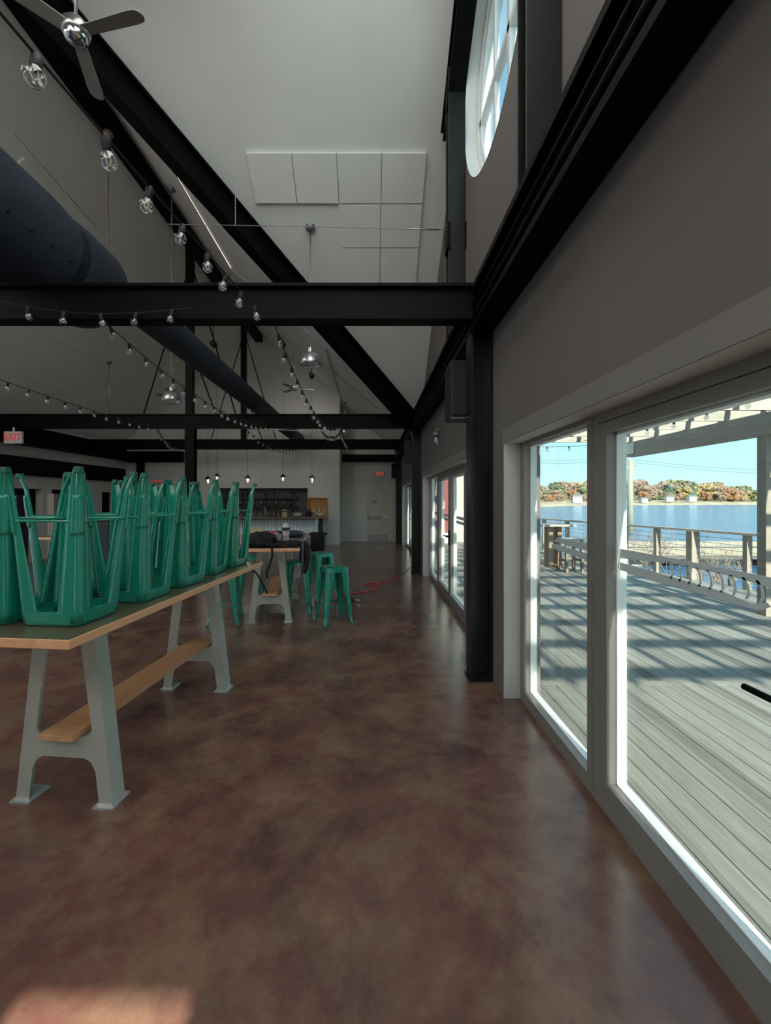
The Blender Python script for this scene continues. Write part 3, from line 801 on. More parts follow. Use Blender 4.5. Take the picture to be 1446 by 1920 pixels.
MB().box(-0.16, 0.16, -0.11, 0.11, 0.0, 0.010, 0.003).build('base', mat('grey_laptop', (0.20, 0.20, 0.21), 0.35, 0.5), lp)
MB().box(-0.16, 0.16, -0.11, 0.11, 0.011, 0.019, 0.003).build('lid', mat('grey_laptop', (0.20, 0.20, 0.21)), lp)
for k, (a, l) in enumerate([((-0.36, -0.80), 'small pink sauce bottle on the far table, nearer the camera'), ((-0.33, -0.66), 'small pink sauce bottle on the far table, behind the other bottle')]):
    b = thing('sauce_bottle', l, 'bottle', on2(*a), 0, 'sauce bottles')
    MB().lathe([(0.026, 0), (0.028, 0.01), (0.028, 0.09), (0.012, 0.125), (0.012, 0.145)], 14).build('bottle_body', mat('pink_sauce', (0.55, 0.20, 0.18), 0.25, coat=0.5), b, True, angle=40)
    MB().lathe([(0.014, 0.145), (0.014, 0.165)], 12).build('cap', mat('white_cap', (0.7, 0.68, 0.66), 0.4), b, True, angle=40)
cbx = thing('paper_carton', 'pinkish paper carton on a shelf under the far table', 'carton', (-1.22, 7.05, 0.403), T2R)
MB().box(-0.07, 0.07, -0.06, 0.06, 0, 0.20, 0.004).build('carton_body', mat('pink_carton', (0.50, 0.36, 0.35), 0.6), cbx)
MB().slab([(-0.07, -0.06, 0.20), (0.07, -0.06, 0.20), (0.07, 0.0, 0.245), (-0.07, 0.0, 0.245)], (0, 0, 1), 0.003).build('flap', mat('pink_carton', (0.50, 0.36, 0.35)), cbx)

# ------------------------------------------------------------------ bin, cord, tool
bn = thing('trash_bin', 'tall black rectangular trash bin standing in front of the bar', 'bin', (-1.53, 12.5, 0))
bm_ = MB(); bm_.loft([sq_ring(0.17, 0.04, 0.0), sq_ring(0.20, 0.04, 0.66), sq_ring(0.20, 0.04, 0.66)], closed=True); bm_.face(sq_ring(0.17, 0.04, 0.0))
solidify(bm_.build('bin_body', RUBBER, bn, True, angle=50), 0.006)
rm = MB(); rm.loft([sq_ring(0.20, 0.04, 0.66), sq_ring(0.222, 0.045, 0.66), sq_ring(0.222, 0.045, 0.70), sq_ring(0.19, 0.04, 0.70), sq_ring(0.19, 0.04, 0.60)], closed=True)
rm.build('rim', RUBBER, bn, True, angle=50)
for s in (-1, 1): MB().box(s * 0.225 - 0.03, s * 0.225 + 0.03, -0.07, 0.07, 0.64, 0.70, 0.01).build('handle', RUBBER, bn)
def smooth_path(pts, n=6):
    out = []
    P = [Vector(p) for p in pts]
    for i in range(len(P) - 1):
        a, b, c, d = P[max(i - 1, 0)], P[i], P[i + 1], P[min(i + 2, len(P) - 1)]
        for k in range(n):
            t = k / n
            out.append(0.5 * ((2 * b) + (c - a) * t + (2 * a - 5 * b + 4 * c - d) * t * t + (3 * b - a - 3 * c + d) * t ** 3))
    out.append(P[-1]); return out
def gnd(x, y, z=0.0):
    Yd = (H - z) * 820 / (y - 936)
    return ((x - 697) * Yd / 820, Yd, z)
REDC = mat('red_cord', (0.62, 0.03, 0.07), 0.45)
rc = thing('extension_cord', 'red extension cord snaking over the floor from the column', 'cord', (0.2, 7.4, 0))
pr = [(748, 1080), (737, 1085), (727, 1089), (717, 1092), (709, 1095), (700, 1093), (690, 1094), (684, 1096), (694, 1098), (706, 1099), (711, 1097), (708, 1101), (698, 1105), (686, 1109), (672, 1111), (655, 1113), (646, 1116)]
MB().tube(smooth_path([gnd(x, y, 0.008) for x, y in pr], 4), 0.008, 6).build('red_cable', REDC, rc, True, world=True)
MB().tube(smooth_path([gnd(x, y, 0.007) for x, y in [(777, 1056), (773, 1061), (764, 1069), (756, 1076), (749, 1080)]], 4), 0.006, 6).build('grey_lead', mat('grey_lead', (0.09, 0.09, 0.09), 0.5), rc, True, world=True)
dg_ = thing('cordless_driver', 'small dark tool with chrome tip lying on the floor beside the free-standing stool', 'tool', (-0.27, 7.05, 0), R(-10))
MB().tube([(-0.16, 0, 0.035), (-0.05, 0, 0.036), (0.0, 0, 0.034)], [0.02, 0.034, 0.028], 12).build('tool_body', mat('dark_red_tool', (0.05, 0.02, 0.02), 0.5), dg_, True)
MB().tube([(0.0, 0, 0.034), (0.05, 0, 0.034), (0.10, 0, 0.034)], [0.018, 0.02, 0.012], 12).box(0.08, 0.10, -0.012, 0.012, 0.03, 0.085).build('tool_tip', CHROME, dg_)
MB().tube([(-0.14, 0, 0.03), (-0.25, 0.05, 0.008), (-0.45, 0.02, 0.008), (-0.6, 0.2, 0.008)], 0.006, 6).build('lead', RUBBER, dg_, True)

# ------------------------------------------------------------------ bar and back bar
BY = 15.0
br = thing('bar_counter', 'long bar with wood counter and corrugated metal front', 'bar', (-3.7, BY, 0))
cm = MB(); rings = []
xs = [-5.9 + 0.0125 * k for k in range(int((5.9 - 1.82) / 0.0125))]
for z in (0.08, HT - 0.05): rings.append([(x, BY + (0.0 if (x / 0.11) % 1.0 < 0.55 else 0.055), z) for x in xs])
cm.loft(rings)
solidify(cm.build('corrugated_front', corrugated('corrugated_steel'), br, True, world=True), 0.004)
MB().box(-5.9, -1.82, BY + 0.08, BY + 0.55, 0.0, HT - 0.05).build('bar_body', mat('dark_bar_body', (0.06, 0.05, 0.045), 0.7), br, world=True)
MB().box(-1.93, -1.83, BY - 0.03, BY + 0.02, 0, HT - 0.05).build('corner_panel', mat('pale_blue_steel', (0.55, 0.66, 0.74), 0.4, 0.3), br, world=True)
MB().box(-1.83, -1.73, BY - 0.04, BY + 0.56, 0, HT - 0.05).build('end_post', RUBBER, br, world=True)
MB().box(-6.0, -1.55, BY - 0.16, BY + 0.62, HT - 0.05, HT, 0.01).build('countertop', wood('bar_top_wood', (0.17, 0.09, 0.055), (0.34, 0.20, 0.125), 0.35, 'X', 6, 0.3), br, world=True)
CZ = HT + 0.0005
gn = 0
for k in range(22):
    x = -5.4 + k * 0.165 + random.uniform(-0.03, 0.03); y = BY + random.uniform(0.05, 0.5)
    if 3.45 < -x < 3.0: continue
    h = random.choice([0.12, 0.14, 0.15])
    g = MB().lathe([(0.026, 0), (0.030, 0.004), (0.038, h), (0.035, h), (0.028, 0.01)], 12).build('drinking_glass', GLASST, None, True)
    g.location = (x, y, CZ); tag(g, 'clear empty drinking glass standing on the bar counter', 'glass', 'glasses on the bar')
tub = MB()
for i, (x, w, l) in enumerate([(-2.55, 0.2, 'clear plastic tub on the bar right of the beige carton'), (-1.78, 0.18, 'clear plastic tub at the right end of the bar')]):
    t = thing('plastic_tub', l, 'tub', (x, BY + 0.1, CZ), 0, 'plastic tubs on the bar')
    mm = MB(); mm.loft([sq_ring(0.11, 0.03, 0.0), sq_ring(0.14, 0.03, 0.12)], closed=True); mm.face(sq_ring(0.11, 0.03, 0))
    solidify(mm.build('tub_body', glass('milky_plastic', (0.7, 0.72, 0.74), 0.5, 0.25), t, True, angle=50), 0.004)
    mm = MB(); mm.loft([sq_ring(0.14, 0.03, 0.12), sq_ring(0.15, 0.03, 0.12), sq_ring(0.15, 0.03, 0.135), sq_ring(0.14, 0.03, 0.135)], closed=True); mm.build('rim', mat('pale_rim', (0.65, 0.67, 0.68), 0.4), t, True, angle=50)
ct = thing('carton_box', 'beige carton standing on the bar above the tumbler', 'carton', (-2.98, BY - 0.02, CZ))
MB().box(-0.075, 0.075, -0.05, 0.05, 0, 0.26, 0.004).build('carton_body', mat('beige_carton', (0.55, 0.40, 0.25), 0.6), ct)
MB().box(-0.076, 0.076, -0.051, 0.051, 0.17, 0.215).build('carton_band', mat('dark_band', (0.12, 0.08, 0.06), 0.6), ct)
cf = thing('grinder', 'black rounded machine on the bar in front of the wood cabinet', 'machine', (-2.2, BY + 0.25, CZ))
MB().lathe([(0.10, 0), (0.11, 0.02), (0.085, 0.10), (0.10, 0.16), (0.06, 0.21)], 18).build('machine_body', RUBBER, cf, True, angle=50)
MB().lathe([(0.06, 0.21), (0.07, 0.25), (0.03, 0.27)], 16).build('hopper', mat('smoke_plastic', (0.05, 0.05, 0.055), 0.2), cf, True)
MB().box(0.10, 0.16, -0.02, 0.02, 0.06, 0.14, 0.008).build('handle', RUBBER, cf)
tp_ = thing('beer_tap', 'chrome gooseneck tap rising behind the bar glasses', 'tap', (-3.75, BY + 0.45, CZ))
MB().lathe([(0.05, 0), (0.05, 0.01), (0.02, 0.03)], 16).build('base', CHROME, tp_, True)
MB().tube(smooth_path([(0, 0, 0.02), (0, 0, 0.26), (0.0, -0.05, 0.33), (0, -0.12, 0.33), (0, -0.15, 0.26)], 5), 0.016, 10).build('spout', CHROME, tp_, True)
MB().tube([(0.02, 0, 0.08), (0.10, 0, 0.13)], 0.010, 8).build('lever', CHROME, tp_, True)
pb = thing('plywood_cabinet', 'open plywood box cabinet on the end wall beside the niche', 'cabinet', (-1.98, Y1 - 0.001, 0.98))
PLY = wood('orange_plywood', (0.46, 0.20, 0.055), (0.58, 0.28, 0.085), 0.5, 'X', 5)
MB().box(-0.35, 0.35, -0.02, 0.0, 0, 0.74).build('back_panel', PLY, pb)
MB().box(-0.35, -0.325, -0.16, -0.02, 0, 0.74).box(0.325, 0.35, -0.16, -0.02, 0, 0.74).build('side_panel', PLY, pb)
MB().box(-0.325, 0.325, -0.16, -0.02, 0.715, 0.74).box(-0.325, 0.325, -0.16, -0.02, 0, 0.025).build('shelf_panel', PLY, pb)
for k, x in enumerate((-0.14, 0.06, 0.26)):
    o = tag(MB().box(-1.98 + x - 0.03, -1.98 + x + 0.03, Y1 - 0.035, Y1 - 0.022, 1.19, 1.33, 0.004).build('outlet_plate', mat('ivory_plastic', (0.62, 0.58, 0.48), 0.4)), 'ivory outlet plate in the plywood cabinet, %s of three' % ['left one', 'middle one', 'right one'][k], 'outlet', 'outlet plates in the cabinet')
# pipe shelving in the niche
PIPE = mat('black_pipe', (0.012, 0.012, 0.013), 0.5)
ps = thing('pipe_shelf', 'two-tier black pipe shelving in the dark niche behind the bar', 'shelf', (-4.1, Y1 + 0.35, NZ0 + 0.02))
for x in (-4.86, -4.68, -3.98, -3.66, -2.98, -5.5):
    t = MB().tube([(x, Y1 + 0.42, NZ0 + 0.02), (x, Y1 + 0.42, 1.86)], 0.022, 8)
    t.lathe([(0.05, 1.86), (0.05, 1.88)], 12, (x, Y1 + 0.42, 0)); t.tube([(x, Y1 + 0.42, 1.87), (x + 0.07, Y1 + 0.42, 1.87)], 0.03, 8)
    t.lathe([(0.05, NZ0 + 0.02), (0.05, NZ0 + 0.035)], 12, (x, Y1 + 0.42, 0))
    t.build('pipe_upright', PIPE, ps, True, world=True, angle=50)
for z in (1.36, 1.68): MB().box(-5.6, -2.8, Y1 + 0.3, Y1 + 0.54, z, z + 0.035).build('shelf_board', mat('dark_shelf_board', (0.035, 0.028, 0.024), 0.6), ps, world=True)
for k in range(9):
    b = MB().lathe([(0.035, 0), (0.035, 0.16), (0.013, 0.21), (0.013, 0.27)], 10).build('liquor_bottle', glass('bottle_glass', (0.45, 0.5, 0.42), 0.3), None, True)
    b.location = (-5.2 + k * 0.27, Y1 + 0.42, 1.396); tag(b, 'dark glass bottle standing on the lower pipe shelf', 'bottle', 'bottles on the pipe shelf')
# barn pendants over the bar
for k, (px, pz) in enumerate([(390, 898), (407, 893), (464.5, 896), (531, 894), (585, 896)]):
    Yb = BY - 0.35; x = (px - 697) * Yb / 820; z = H + (936 - pz) * Yb / 820
    o = thing('barn_pendant', 'small black barn pendant with glass jar over the bar, %s from the left' % ['first', 'second', 'third', 'fourth', 'fifth'][k], 'pendant lamp', (x, Yb, z), 0, 'barn pendants over the bar')
    MB().lathe([(0.125, -0.01), (0.12, 0.005), (0.06, 0.035), (0.045, 0.07), (0.02, 0.09)], 18).build('shade', RUBBER, o, True, angle=50)
    MB().lathe([(0.04, -0.01), (0.042, -0.10), (0.03, -0.14), (0.0, -0.15)], 14).build('glass_jar', GLASSB, o, True)
    MB().lathe([(0.012, -0.10), (0.02, -0.08), (0.015, -0.02)], 8).build('bulb', mat('lamp_bulb', (0.75, 0.7, 0.65), 0.3), o, True)
    MB().tube([(0, 0, 0.09), (0, 0, max(0.3, zmain(x) - z))], 0.005, 6).build('cord', RUBBER, o)
    ld_ = bpy.data.lights.new('pendant_fill', 'POINT'); ld_.energy = 7; ld_.shadow_soft_size = 0.03; ld_.color = (1.0, 0.95, 0.87)  # light added to brighten the end wall; the fitting itself is off
    lo_ = bpy.data.objects.new('pendant_fill', ld_); COL.objects.link(lo_); lo_.parent = o; lo_.location = (0, 0, -0.07)

# ------------------------------------------------------------------ aluminium pendants
def dome_pendant(label, x, y, zrim, r, ztop):
    o = thing('dome_pendant', label, 'pendant lamp', (x, y, zrim), 0, 'aluminium dome pendants')
    h = r * 1.12
    prof = [(r, 0), (r * 0.985, h * 0.18), (r * 0.92, h * 0.45), (r * 0.76, h * 0.72), (r * 0.50, h * 0.92), (r * 0.25, h * 1.02)]
    d = MB().lathe(prof, 32, cap=False).build('shade', ALU, o, True)
    solidify(d, 0.004)
    MB().lathe([(r * 0.25, h * 1.0), (r * 0.24, h * 1.30), (r * 0.17, h * 1.42), (r * 0.10, h * 1.44)], 20).build('neck', ALU, o, True, angle=50)
    MB().blob((0, 0, h * 0.42), (0.05, 0.05, 0.06), 2, 0).build('bulb', mat('lamp_bulb', (0.75, 0.7, 0.65), 0.3), o, True)
    MB().tube([(0, 0, h * 1.44), (0, 0, ztop - zrim)], 0.011, 8).build('rod', ALU, o, True)
    MB().lathe([(0.075, -0.005), (0.07, -0.05), (0.03, -0.085)], 18, (0, 0, ztop - zrim)).build('ceiling_cup', mat('dark_aluminium', (0.22, 0.22, 0.22), 0.4, 0.6), o, True, angle=50)
dome_pendant('brushed aluminium dome pendant nearest the camera, below the near tie beam', -0.935, 6.67, 3.70, 0.178, zcross(6.67) - 0.02)
dome_pendant('brushed aluminium dome pendant left of the king post, beyond the duct', -3.66, 8.0, 3.44, 0.178, zmain(-3.66) - 0.01)
dome_pendant('aluminium dome pendant far left, half hidden by the second tie beam', -7.03, 11.7, 3.62, 0.178, zmain(-7.03) - 0.01)
dome_pendant('aluminium dome pendant hanging high at far right, in front of the end wall', -0.95, 15.6, 4.0, 0.15, zmain(-0.95) - 0.01)

# ------------------------------------------------------------------ ceiling fans
def fan(label, x, y, z, ang, rad, ztop):
    o = thing('ceiling_fan', label, 'ceiling fan', (x, y, z), R(ang), 'grey ceiling fans')
    MB().lathe([(0.02, 0.16), (0.06, 0.15), (0.095, 0.11), (0.105, 0.06), (0.10, 0.03), (0.085, 0.02)], 24).build('motor', ALU, o, True, angle=50)
    MB().lathe([(0.085, 0.02), (0.08, -0.01), (0.05, -0.035), (0.0, -0.042)], 24).build('hub_cap', CHROME, o, True, angle=50)
    for k in range(3):
        a = 2 * PI * k / 3
        m = MB(); rings = []
        for t in [0.09, 0.15, 0.3, 0.6, 0.85, 0.95, 0.985, 1.0]:
            w = 0.050 + 0.018 * t if t < 0.9 else 0.066 * math.sqrt(max(0.02, 1 - ((t - 0.9) / 0.1) ** 2 * 0.93))
            tw = 0.22
            rr_ = t * rad
            rings.append([(rr_, w * s * math.cos(tw), 0.05 + w * s * math.sin(tw) + e) for s, e in ((-1, -0.004), (1, -0.004), (1, 0.004), (-1, 0.004))])
        m.loft(rings, closed=True, cap=True)
        m.xform(Matrix.Rotation(a, 4, 'Z')).build('blade', FANG, o)
    MB().tube([(0, 0, 0.15), (0, 0, ztop - z)], 0.013, 8).build('down_rod', ALU, o, True)
    MB().lathe([(0.07, 0.0), (0.06, -0.06), (0.02, -0.09)], 16, (0, 0, ztop - z)).build('canopy', ALU, o, True, angle=50)
fan('grey three-blade ceiling fan nearest the camera, in the top left', -2.40, 3.55, 5.40, -12, 0.62, 7.3)
fan('grey ceiling fan hanging in front of the far gable wall', -2.55, 14.4, 5.25, 10, 0.66, zmain(-2.55))
fan('dark ceiling fan beyond the king post on the left', -5.9, 13.0, 4.75, 40, 0.66, zmain(-5.9))

# ------------------------------------------------------------------ duct
du = thing('fabric_duct', 'large dark blue round duct hanging high on the left, narrowing further back', 'duct', (-3.2, 4.5, 3.7))
DX, DZ = -3.34, 4.14
prof = [(0.50, -1.8), (0.50, 0.5), (0.50, 4.1), (0.485, 4.32)]
MB().lathe(prof, 48, (DX, 0, DZ), 'Y').build('wide_section', DUCT, du, True, world=True, angle=50)
MB().lathe([(0.45, 4.32), (0.45, 4.50)], 48, (DX, 0, DZ), 'Y').build('seam_band', RUBBER, du, True, world=True, angle=50)
MB().lathe([(0.485, 4.50), (0.49, 4.60), (0.485, 5.10), (0.46, 5.18), (0.3, 5.22), (0.2, 5.22)], 48, (DX, 0, DZ), 'Y').build('end_section', DUCT, du, True, world=True, angle=50)
MB().lathe([(0.2, 4.9), (0.2, 15.9)], 32, (-2.66, 0, 3.86), 'Y').build('narrow_section', DUCT, du, True, world=True, angle=50)
for k in range(9):
    a = R(-23)
    y = 2.5 + k * 0.24
    MB().lathe([(0.022, 0), (0.018, 0.010)], 10, (0, 0, 0), 'X').xform(Matrix.Translation((DX + 0.499 * math.cos(a), y, DZ + 0.499 * math.sin(a))) @ Matrix.Rotation(-a, 4, 'Y')).build('air_nozzle', RUBBER, du, world=True)
for (x, y) in ((-3.25, 3.0), (-3.2, 5.3)):
    z0 = DZ + 0.48
o = tag(MB().tube([(-4.10, 6.8, 4.75), (-4.10, 6.8, 7.41)], 0.011, 6).build('suspension_rope', mat('brown_rope', (0.16, 0.11, 0.085), 0.8)), 'brown suspension rope hanging from the ridge beam behind the duct end', 'rope')
MB().blob((-4.10, 6.8, 7.33), (0.075, 0.075, 0.075), 2, 0.1).build('pulley_knob', mat('brown_knob', (0.22, 0.14, 0.11), 0.5), o, True)
o = tag(MB().tube([(-4.0, 4.9, 5.75), (-3.0, 4.75, 4.62)], 0.004, 6).build('stay_wire', RUBBER), 'thin black stay wire slanting down to the duct top', 'wire')

# ------------------------------------------------------------------ speakers
for k, (y, l) in enumerate([(4.26, 'black wall speaker beside the nearest column'), (10.1, 'black wall speaker beside the second column'), (16.62, 'black wall speaker in the far right corner')]):
    s = thing('wall_speaker', l, 'speaker', (0.92, y, 2.46), 0, 'black wall speakers')
    MB().box(-0.15, 0.14, 0.0, 0.34, 0, 0.56, 0.012).build('cabinet', RUBBER, s)
    MB().box(-0.135, 0.125, -0.012, 0.0, 0.02, 0.54, 0.004).build('grille', mat('speaker_grille', (0.008, 0.008, 0.008), 0.7, 0, 0.3, 80), s)
    MB().box(0.14, 0.185, 0.12, 0.22, 0.2, 0.36).build('bracket', BLACK, s)
    MB().tube([(-0.15, 0.0, -0.008), (0.12, 0.0, -0.008)], 0.006, 6).build('trim_strip', ALU, s)
for k, (px, py, Yv) in enumerate([(530, 645, 13.2), (584, 704, 14.0), (400, 645, 12.0)]):
    p = ((px - 697) * Yv / 820, Yv, H + (936 - py) * Yv / 820)
    s = thing('stage_spotlight', 'small black spotlight hanging under the far roof slope, %s' % ['upper one', 'lower one', 'left one by the king post'][k], 'spotlight', p, 0, 'small black spotlights')
    MB().lathe([(0.07, -0.1), (0.09, 0.08), (0.05, 0.12)], 14, axis='Y').build('lamp_head', RUBBER, s, True, angle=50)
    MB().tube([(0, 0, 0.05), (0, 0, max(0.2, zmain(p[0]) - p[2]))], 0.012, 6).build('hanger', RUBBER, s)
    ld_ = bpy.data.lights.new('spot_fill', 'SPOT'); ld_.energy = 26; ld_.spot_size = R(130); ld_.spot_blend = 1.0; ld_.shadow_soft_size = 0.06; ld_.color = (1.0, 0.97, 0.92)  # spot added to lift the dim far end; these lamps are off
    lo_ = bpy.data.objects.new('spot_fill', ld_); COL.objects.link(lo_); lo_.parent = s; lo_.location = (0, 0.16, -0.02)
    lo_.rotation_euler = Vector((-0.1, 0.6, -1.0)).to_track_quat('-Z', 'Y').to_euler()
wlm = thing('wall_sconce', 'small clear glass wall lamp on the right wall above the second patio doors', 'wall lamp', (1.05, 7.1, 2.70))
MB().lathe([(0.02, 0.05), (0.05, 0.03), (0.05, 0.0)], 14).tube([(0.0, 0, 0.05), (0.0, 0, 0.09), (0.06, 0, 0.09)], 0.012, 8).build('holder', mat('grey_holder', (0.3, 0.3, 0.29), 0.5), wlm, True, angle=50)
MB().lathe([(0.045, 0.0), (0.05, -0.10), (0.035, -0.17)], 14).build('glass_shade', GLASSB, wlm, True)

# ------------------------------------------------------------------ conduit, cables, string lights
PIPEW = mat('white_conduit', (0.60, 0.60, 0.57), 0.5)
def on_main(x, y, d=0.03): return (x, y, zmain(x) - d)
tag(MB().tube([on_main(-3.2, 6.3), on_main(-3.28, 10.15), on_main(-3.0, 10.2), on_main(0.7, 10.2)], 0.018, 8).build('ceiling_conduit', PIPEW, None, True), 'thin white conduit running over the right roof slope past the ridge beam', 'conduit')
tag(MB().tube([on_main(-3.05, 10.5), on_main(-2.9, 12.2), on_main(0.2, 12.3)], 0.016, 8).build('ceiling_conduit', PIPEW, None, True), 'thin white conduit on the far right roof slope beyond the second tie beam', 'conduit')
tag(MB().box(-0.02, 0.02, 10.4, 15.8, 0, 0.03).xform(Matrix.Translation((-1.1, 0, zmain(-1.1) - 0.035))).build('ceiling_strip', PIPEW), 'long pale strip along the far right roof slope', 'trim strip')
o = tag(MB().tube([(-2.42, 5.2, 4.93), (-0.8, 5.2, 4.90), (0.92, 5.2, 4.86)], 0.004, 6).build('tension_cable', mat('steel_cable', (0.30, 0.29, 0.27), 0.5, 0.4)), 'thin horizontal steel cable stretched to the post left of the round window', 'cable')
MB().tube([(0.35, 5.2, 4.876), (0.8, 5.2, 4.865)], 0.008, 6).build('turnbuckle', ALU, o, True)
MB().box(0.885, 0.92, 5.1, 5.3, 4.6, 4.9).box(1.09, 1.115, 5.1, 5.3, 4.6, 4.9).build('post_bracket', BLACK, o)
MB().tube([(-1.62, 5.2, 4.92), (-1.62, 5.2, 5.45)], 0.004, 6).build('drop_wire', mat('steel_cable', (0.3, 0.29, 0.27)), o)
FIL = mat('filament', (0.75, 0.62, 0.45), 0.4)
gbulb = None
def string_lights(label, pts, sag, n, rb=0.032, lift=0.07):
    """a sagging cable with clear globe bulbs; bulbs are parts"""
    o = thing('string_lights', label, 'string lights', pts[0], 0, 'bulb string lights')
    P = [Vector((p[0], p[1], p[2] + lift)) for p in pts]; path = []
    for a, b in zip(P, P[1:]):
        for k in range(13):
            t = k / 12; q = a.lerp(b, t); q.z -= sag * 4 * t * (1 - t); path.append(q)
    MB().tube(path, 0.005, 5).build('cable', RUBBER, o, True, world=True)
    base = Vector(pts[0])
    first = None
    # arc-length sampling
    cum = [0.0]
    for a, b in zip(path, path[1:]): cum.append(cum[-1] + (b - a).length)
    for k in range(n):
        s = cum[-1] * (k + 0.5) / n
        i = max(j for j in range(len(cum)) if cum[j] <= s); i = min(i, len(path) - 2)
        q = path[i].lerp(path[i + 1], (s - cum[i]) / max(1e-6, cum[i + 1] - cum[i]))
        if bulb_mesh.get(rb) is None:
            b = MB().lathe([(0.012, -0.05), (rb * 0.7, -0.055 - rb * 0.25), (rb, -0.055 - rb * 0.95), (rb * 0.8, -0.055 - rb * 1.6), (rb * 0.3, -0.055 - rb * 1.98), (0.0, -0.055 - rb * 2.02)], 14, cap=False).build('bulb', GLASSB, o, True)
            sk = MB().lathe([(0.010, 0.006), (0.017, -0.004), (0.017, -0.045), (0.013, -0.055)], 10).build('socket', RUBBER, b, True, angle=50)
            fi = MB().tube([(-0.008, 0, -0.055), (-0.012, 0, -0.055 - rb), (0, 0, -0.06 - rb * 1.3), (0.012, 0, -0.055 - rb), (0.008, 0, -0.055)], 0.0025, 5).build('filament', FIL, b)
            bulb_mesh[rb] = b
        else:
            b = copy_tree(bulb_mesh[rb], o)
        b.location = q - base; b.rotation_euler = (random.uniform(-.25, .25), random.uniform(-.25, .25), random.uniform(0, 6))
    return o
bulb_mesh = {}
string_lights('bulb string running from upper left to the middle of the near tie beam', [(-1.04, 0.85, 2.91), (-0.97, 3.80, 3.22)], 0.02, 9)
string_lights('bulb string sagging from the near tie beam past the aluminium pendant', [(-0.92, 4.15, 3.24), (-0.76, 9.8, 3.22)], 0.36, 18)
string_lights('bulb string lying along the face of the near tie beam', [(-3.5, 3.84, 3.40), (-2.55, 3.86, 3.25), (-1.6, 3.86, 3.30)], 0.02, 6, 0.032, 0.05)
string_lights('bulb string from the near tie beam toward the king post', [(-2.56, 4.12, 3.30), (-2.35, 9.8, 3.24)], 0.24, 18)
string_lights('bulb string at far left between the first and second tie beams', [(-5.15, 4.15, 3.35), (-4.9, 9.8, 3.22)], 0.10, 16)
string_lights('bulb string beyond the second tie beam, left of the king post', [(-5.0, 10.1, 3.30), (-6.2, 14.0, 3.24)], 0.15, 14)
string_lights('bulb string beyond the second tie beam, right of the king post', [(-2.9, 10.1, 3.2), (-2.3, 14.0, 3.22)], 0.22, 14)
string_lights('tangled bulb loop hanging at the right of the second tie beam', [(-1.15, 9.85, 3.24), (-0.9, 9.82, 3.05), (-0.68, 9.85, 3.22), (-0.55, 9.85, 2.85)], 0.08, 26, 0.026, 0.03)
string_lights('short bulb string at the far end over the bar', [(-3.4, 14.05, 3.3), (-2.7, 14.0, 3.1)], 0.05, 8)
tag(MB().tube(smooth_path([(-2.28, 9.84, 3.24), (-1.7, 9.82, 3.20), (-1.2, 9.82, 3.19), (-0.7, 9.84, 3.25)], 5), 0.010, 6).build('white_cable', PIPEW, None, True), 'white cable drooping along the second tie beam', 'cable')

# ------------------------------------------------------------------ dark left side of the room
ld = thing('step_ladder', 'folding step ladder with red top cap behind the upturned stools', 'ladder', (-3.80, 7.9, 0), R(10))
DARKM = mat('dark_ladder_rail', (0.05, 0.045, 0.045), 0.4, 0.3)
for s in (-1, 1):
    MB().beam((s * 0.28, -0.35, 0.0), (s * 0.13, 0.0, 1.93), 0.03, 0.07).build('front_rail', DARKM, ld)
    MB().beam((s * 0.26, 0.55, 0.0), (s * 0.12, 0.06, 1.93), 0.03, 0.05).build('rear_rail', DARKM, ld)
for k in range(5):
    z = 0.32 + k * 0.34; t = z / 1.93; w = 0.28 - 0.15 * t
    MB().box(-w, w, -0.35 * (1 - t) - 0.04, -0.35 * (1 - t) + 0.04, z - 0.015, z + 0.015).build('step', DARKM, ld)
MB().box(-0.16, 0.16, -0.09, 0.13, 1.93, 2.0, 0.015).build('top_cap', mat('red_ladder_cap', (0.50, 0.03, 0.045), 0.45), ld)
am = thing('amplifier_rack', 'tall black equipment case in front of the ladder', 'equipment case', (-3.55, 7.0, 0), R(8))
MB().box(-0.24, 0.24, -0.22, 0.22, 0.06, 1.45, 0.02).build('case_body', CLOTHB, am)
for s in (-1, 1): MB().lathe([(0.03, -0.02), (0.03, 0.02)], 10, (s * 0.18, 0, 0.03), 'X').build('caster', RUBBER, am)
MB().box(-0.02, 0.06, -0.226, -0.22, 1.36, 1.40).box(-0.20, -0.14, -0.226, -0.22, 0.98, 1.01).box(0.10, 0.16, -0.226, -0.22, 1.10, 1.14).build('label_plate', mat('cream_label', (0.75, 0.66, 0.42), 0.5), am)
ch = thing('stacked_case', 'dark grey rounded case standing left of the black equipment case', 'case', (-4.35, 7.2, 0), R(-12))
MB().box(-0.42, 0.22, -0.18, 0.18, 0.0, 1.30, 0.05).build('case_body', mat('dark_blue_grey', (0.008, 0.010, 0.012), 0.6), ch)
MB().tube(smooth_path([(-0.12, 0, 1.29), (-0.10, 0, 1.37), (0.10, 0, 1.37), (0.12, 0, 1.29)], 5), 0.014, 8).build('handle', RUBBER, ch, True)
vs = tag(MB().lathe([(0.035, 0), (0.06, 0.05), (0.05, 0.2), (0.02, 0.30), (0.024, 0.34)], 14).build('clay_bottle', mat('brown_clay', (0.20, 0.11, 0.075), 0.5), None, True), 'brown clay bottle on the dark table behind the stools', 'bottle')
vs.location = (-4.75, 7.5, HT + 0.001)
wp = thing('wooden_post', 'rough wooden post standing in the dark left part of the room', 'post', (-7.0, 9.6, 0))
MB().box(-0.075, 0.075, -0.075, 0.075, 0.0, 1.78, 0.01).build('shaft', OLDWOODZ, wp)
MB().box(-0.13, 0.13, -0.13, 0.13, 0.0, 0.05).build('foot_block', OLDWOODZ, wp)
bs = thing('bottle_shelf', 'dark shelf unit with rows of bottles at the far left edge', 'shelf', (-8.2, 9.3, 0))
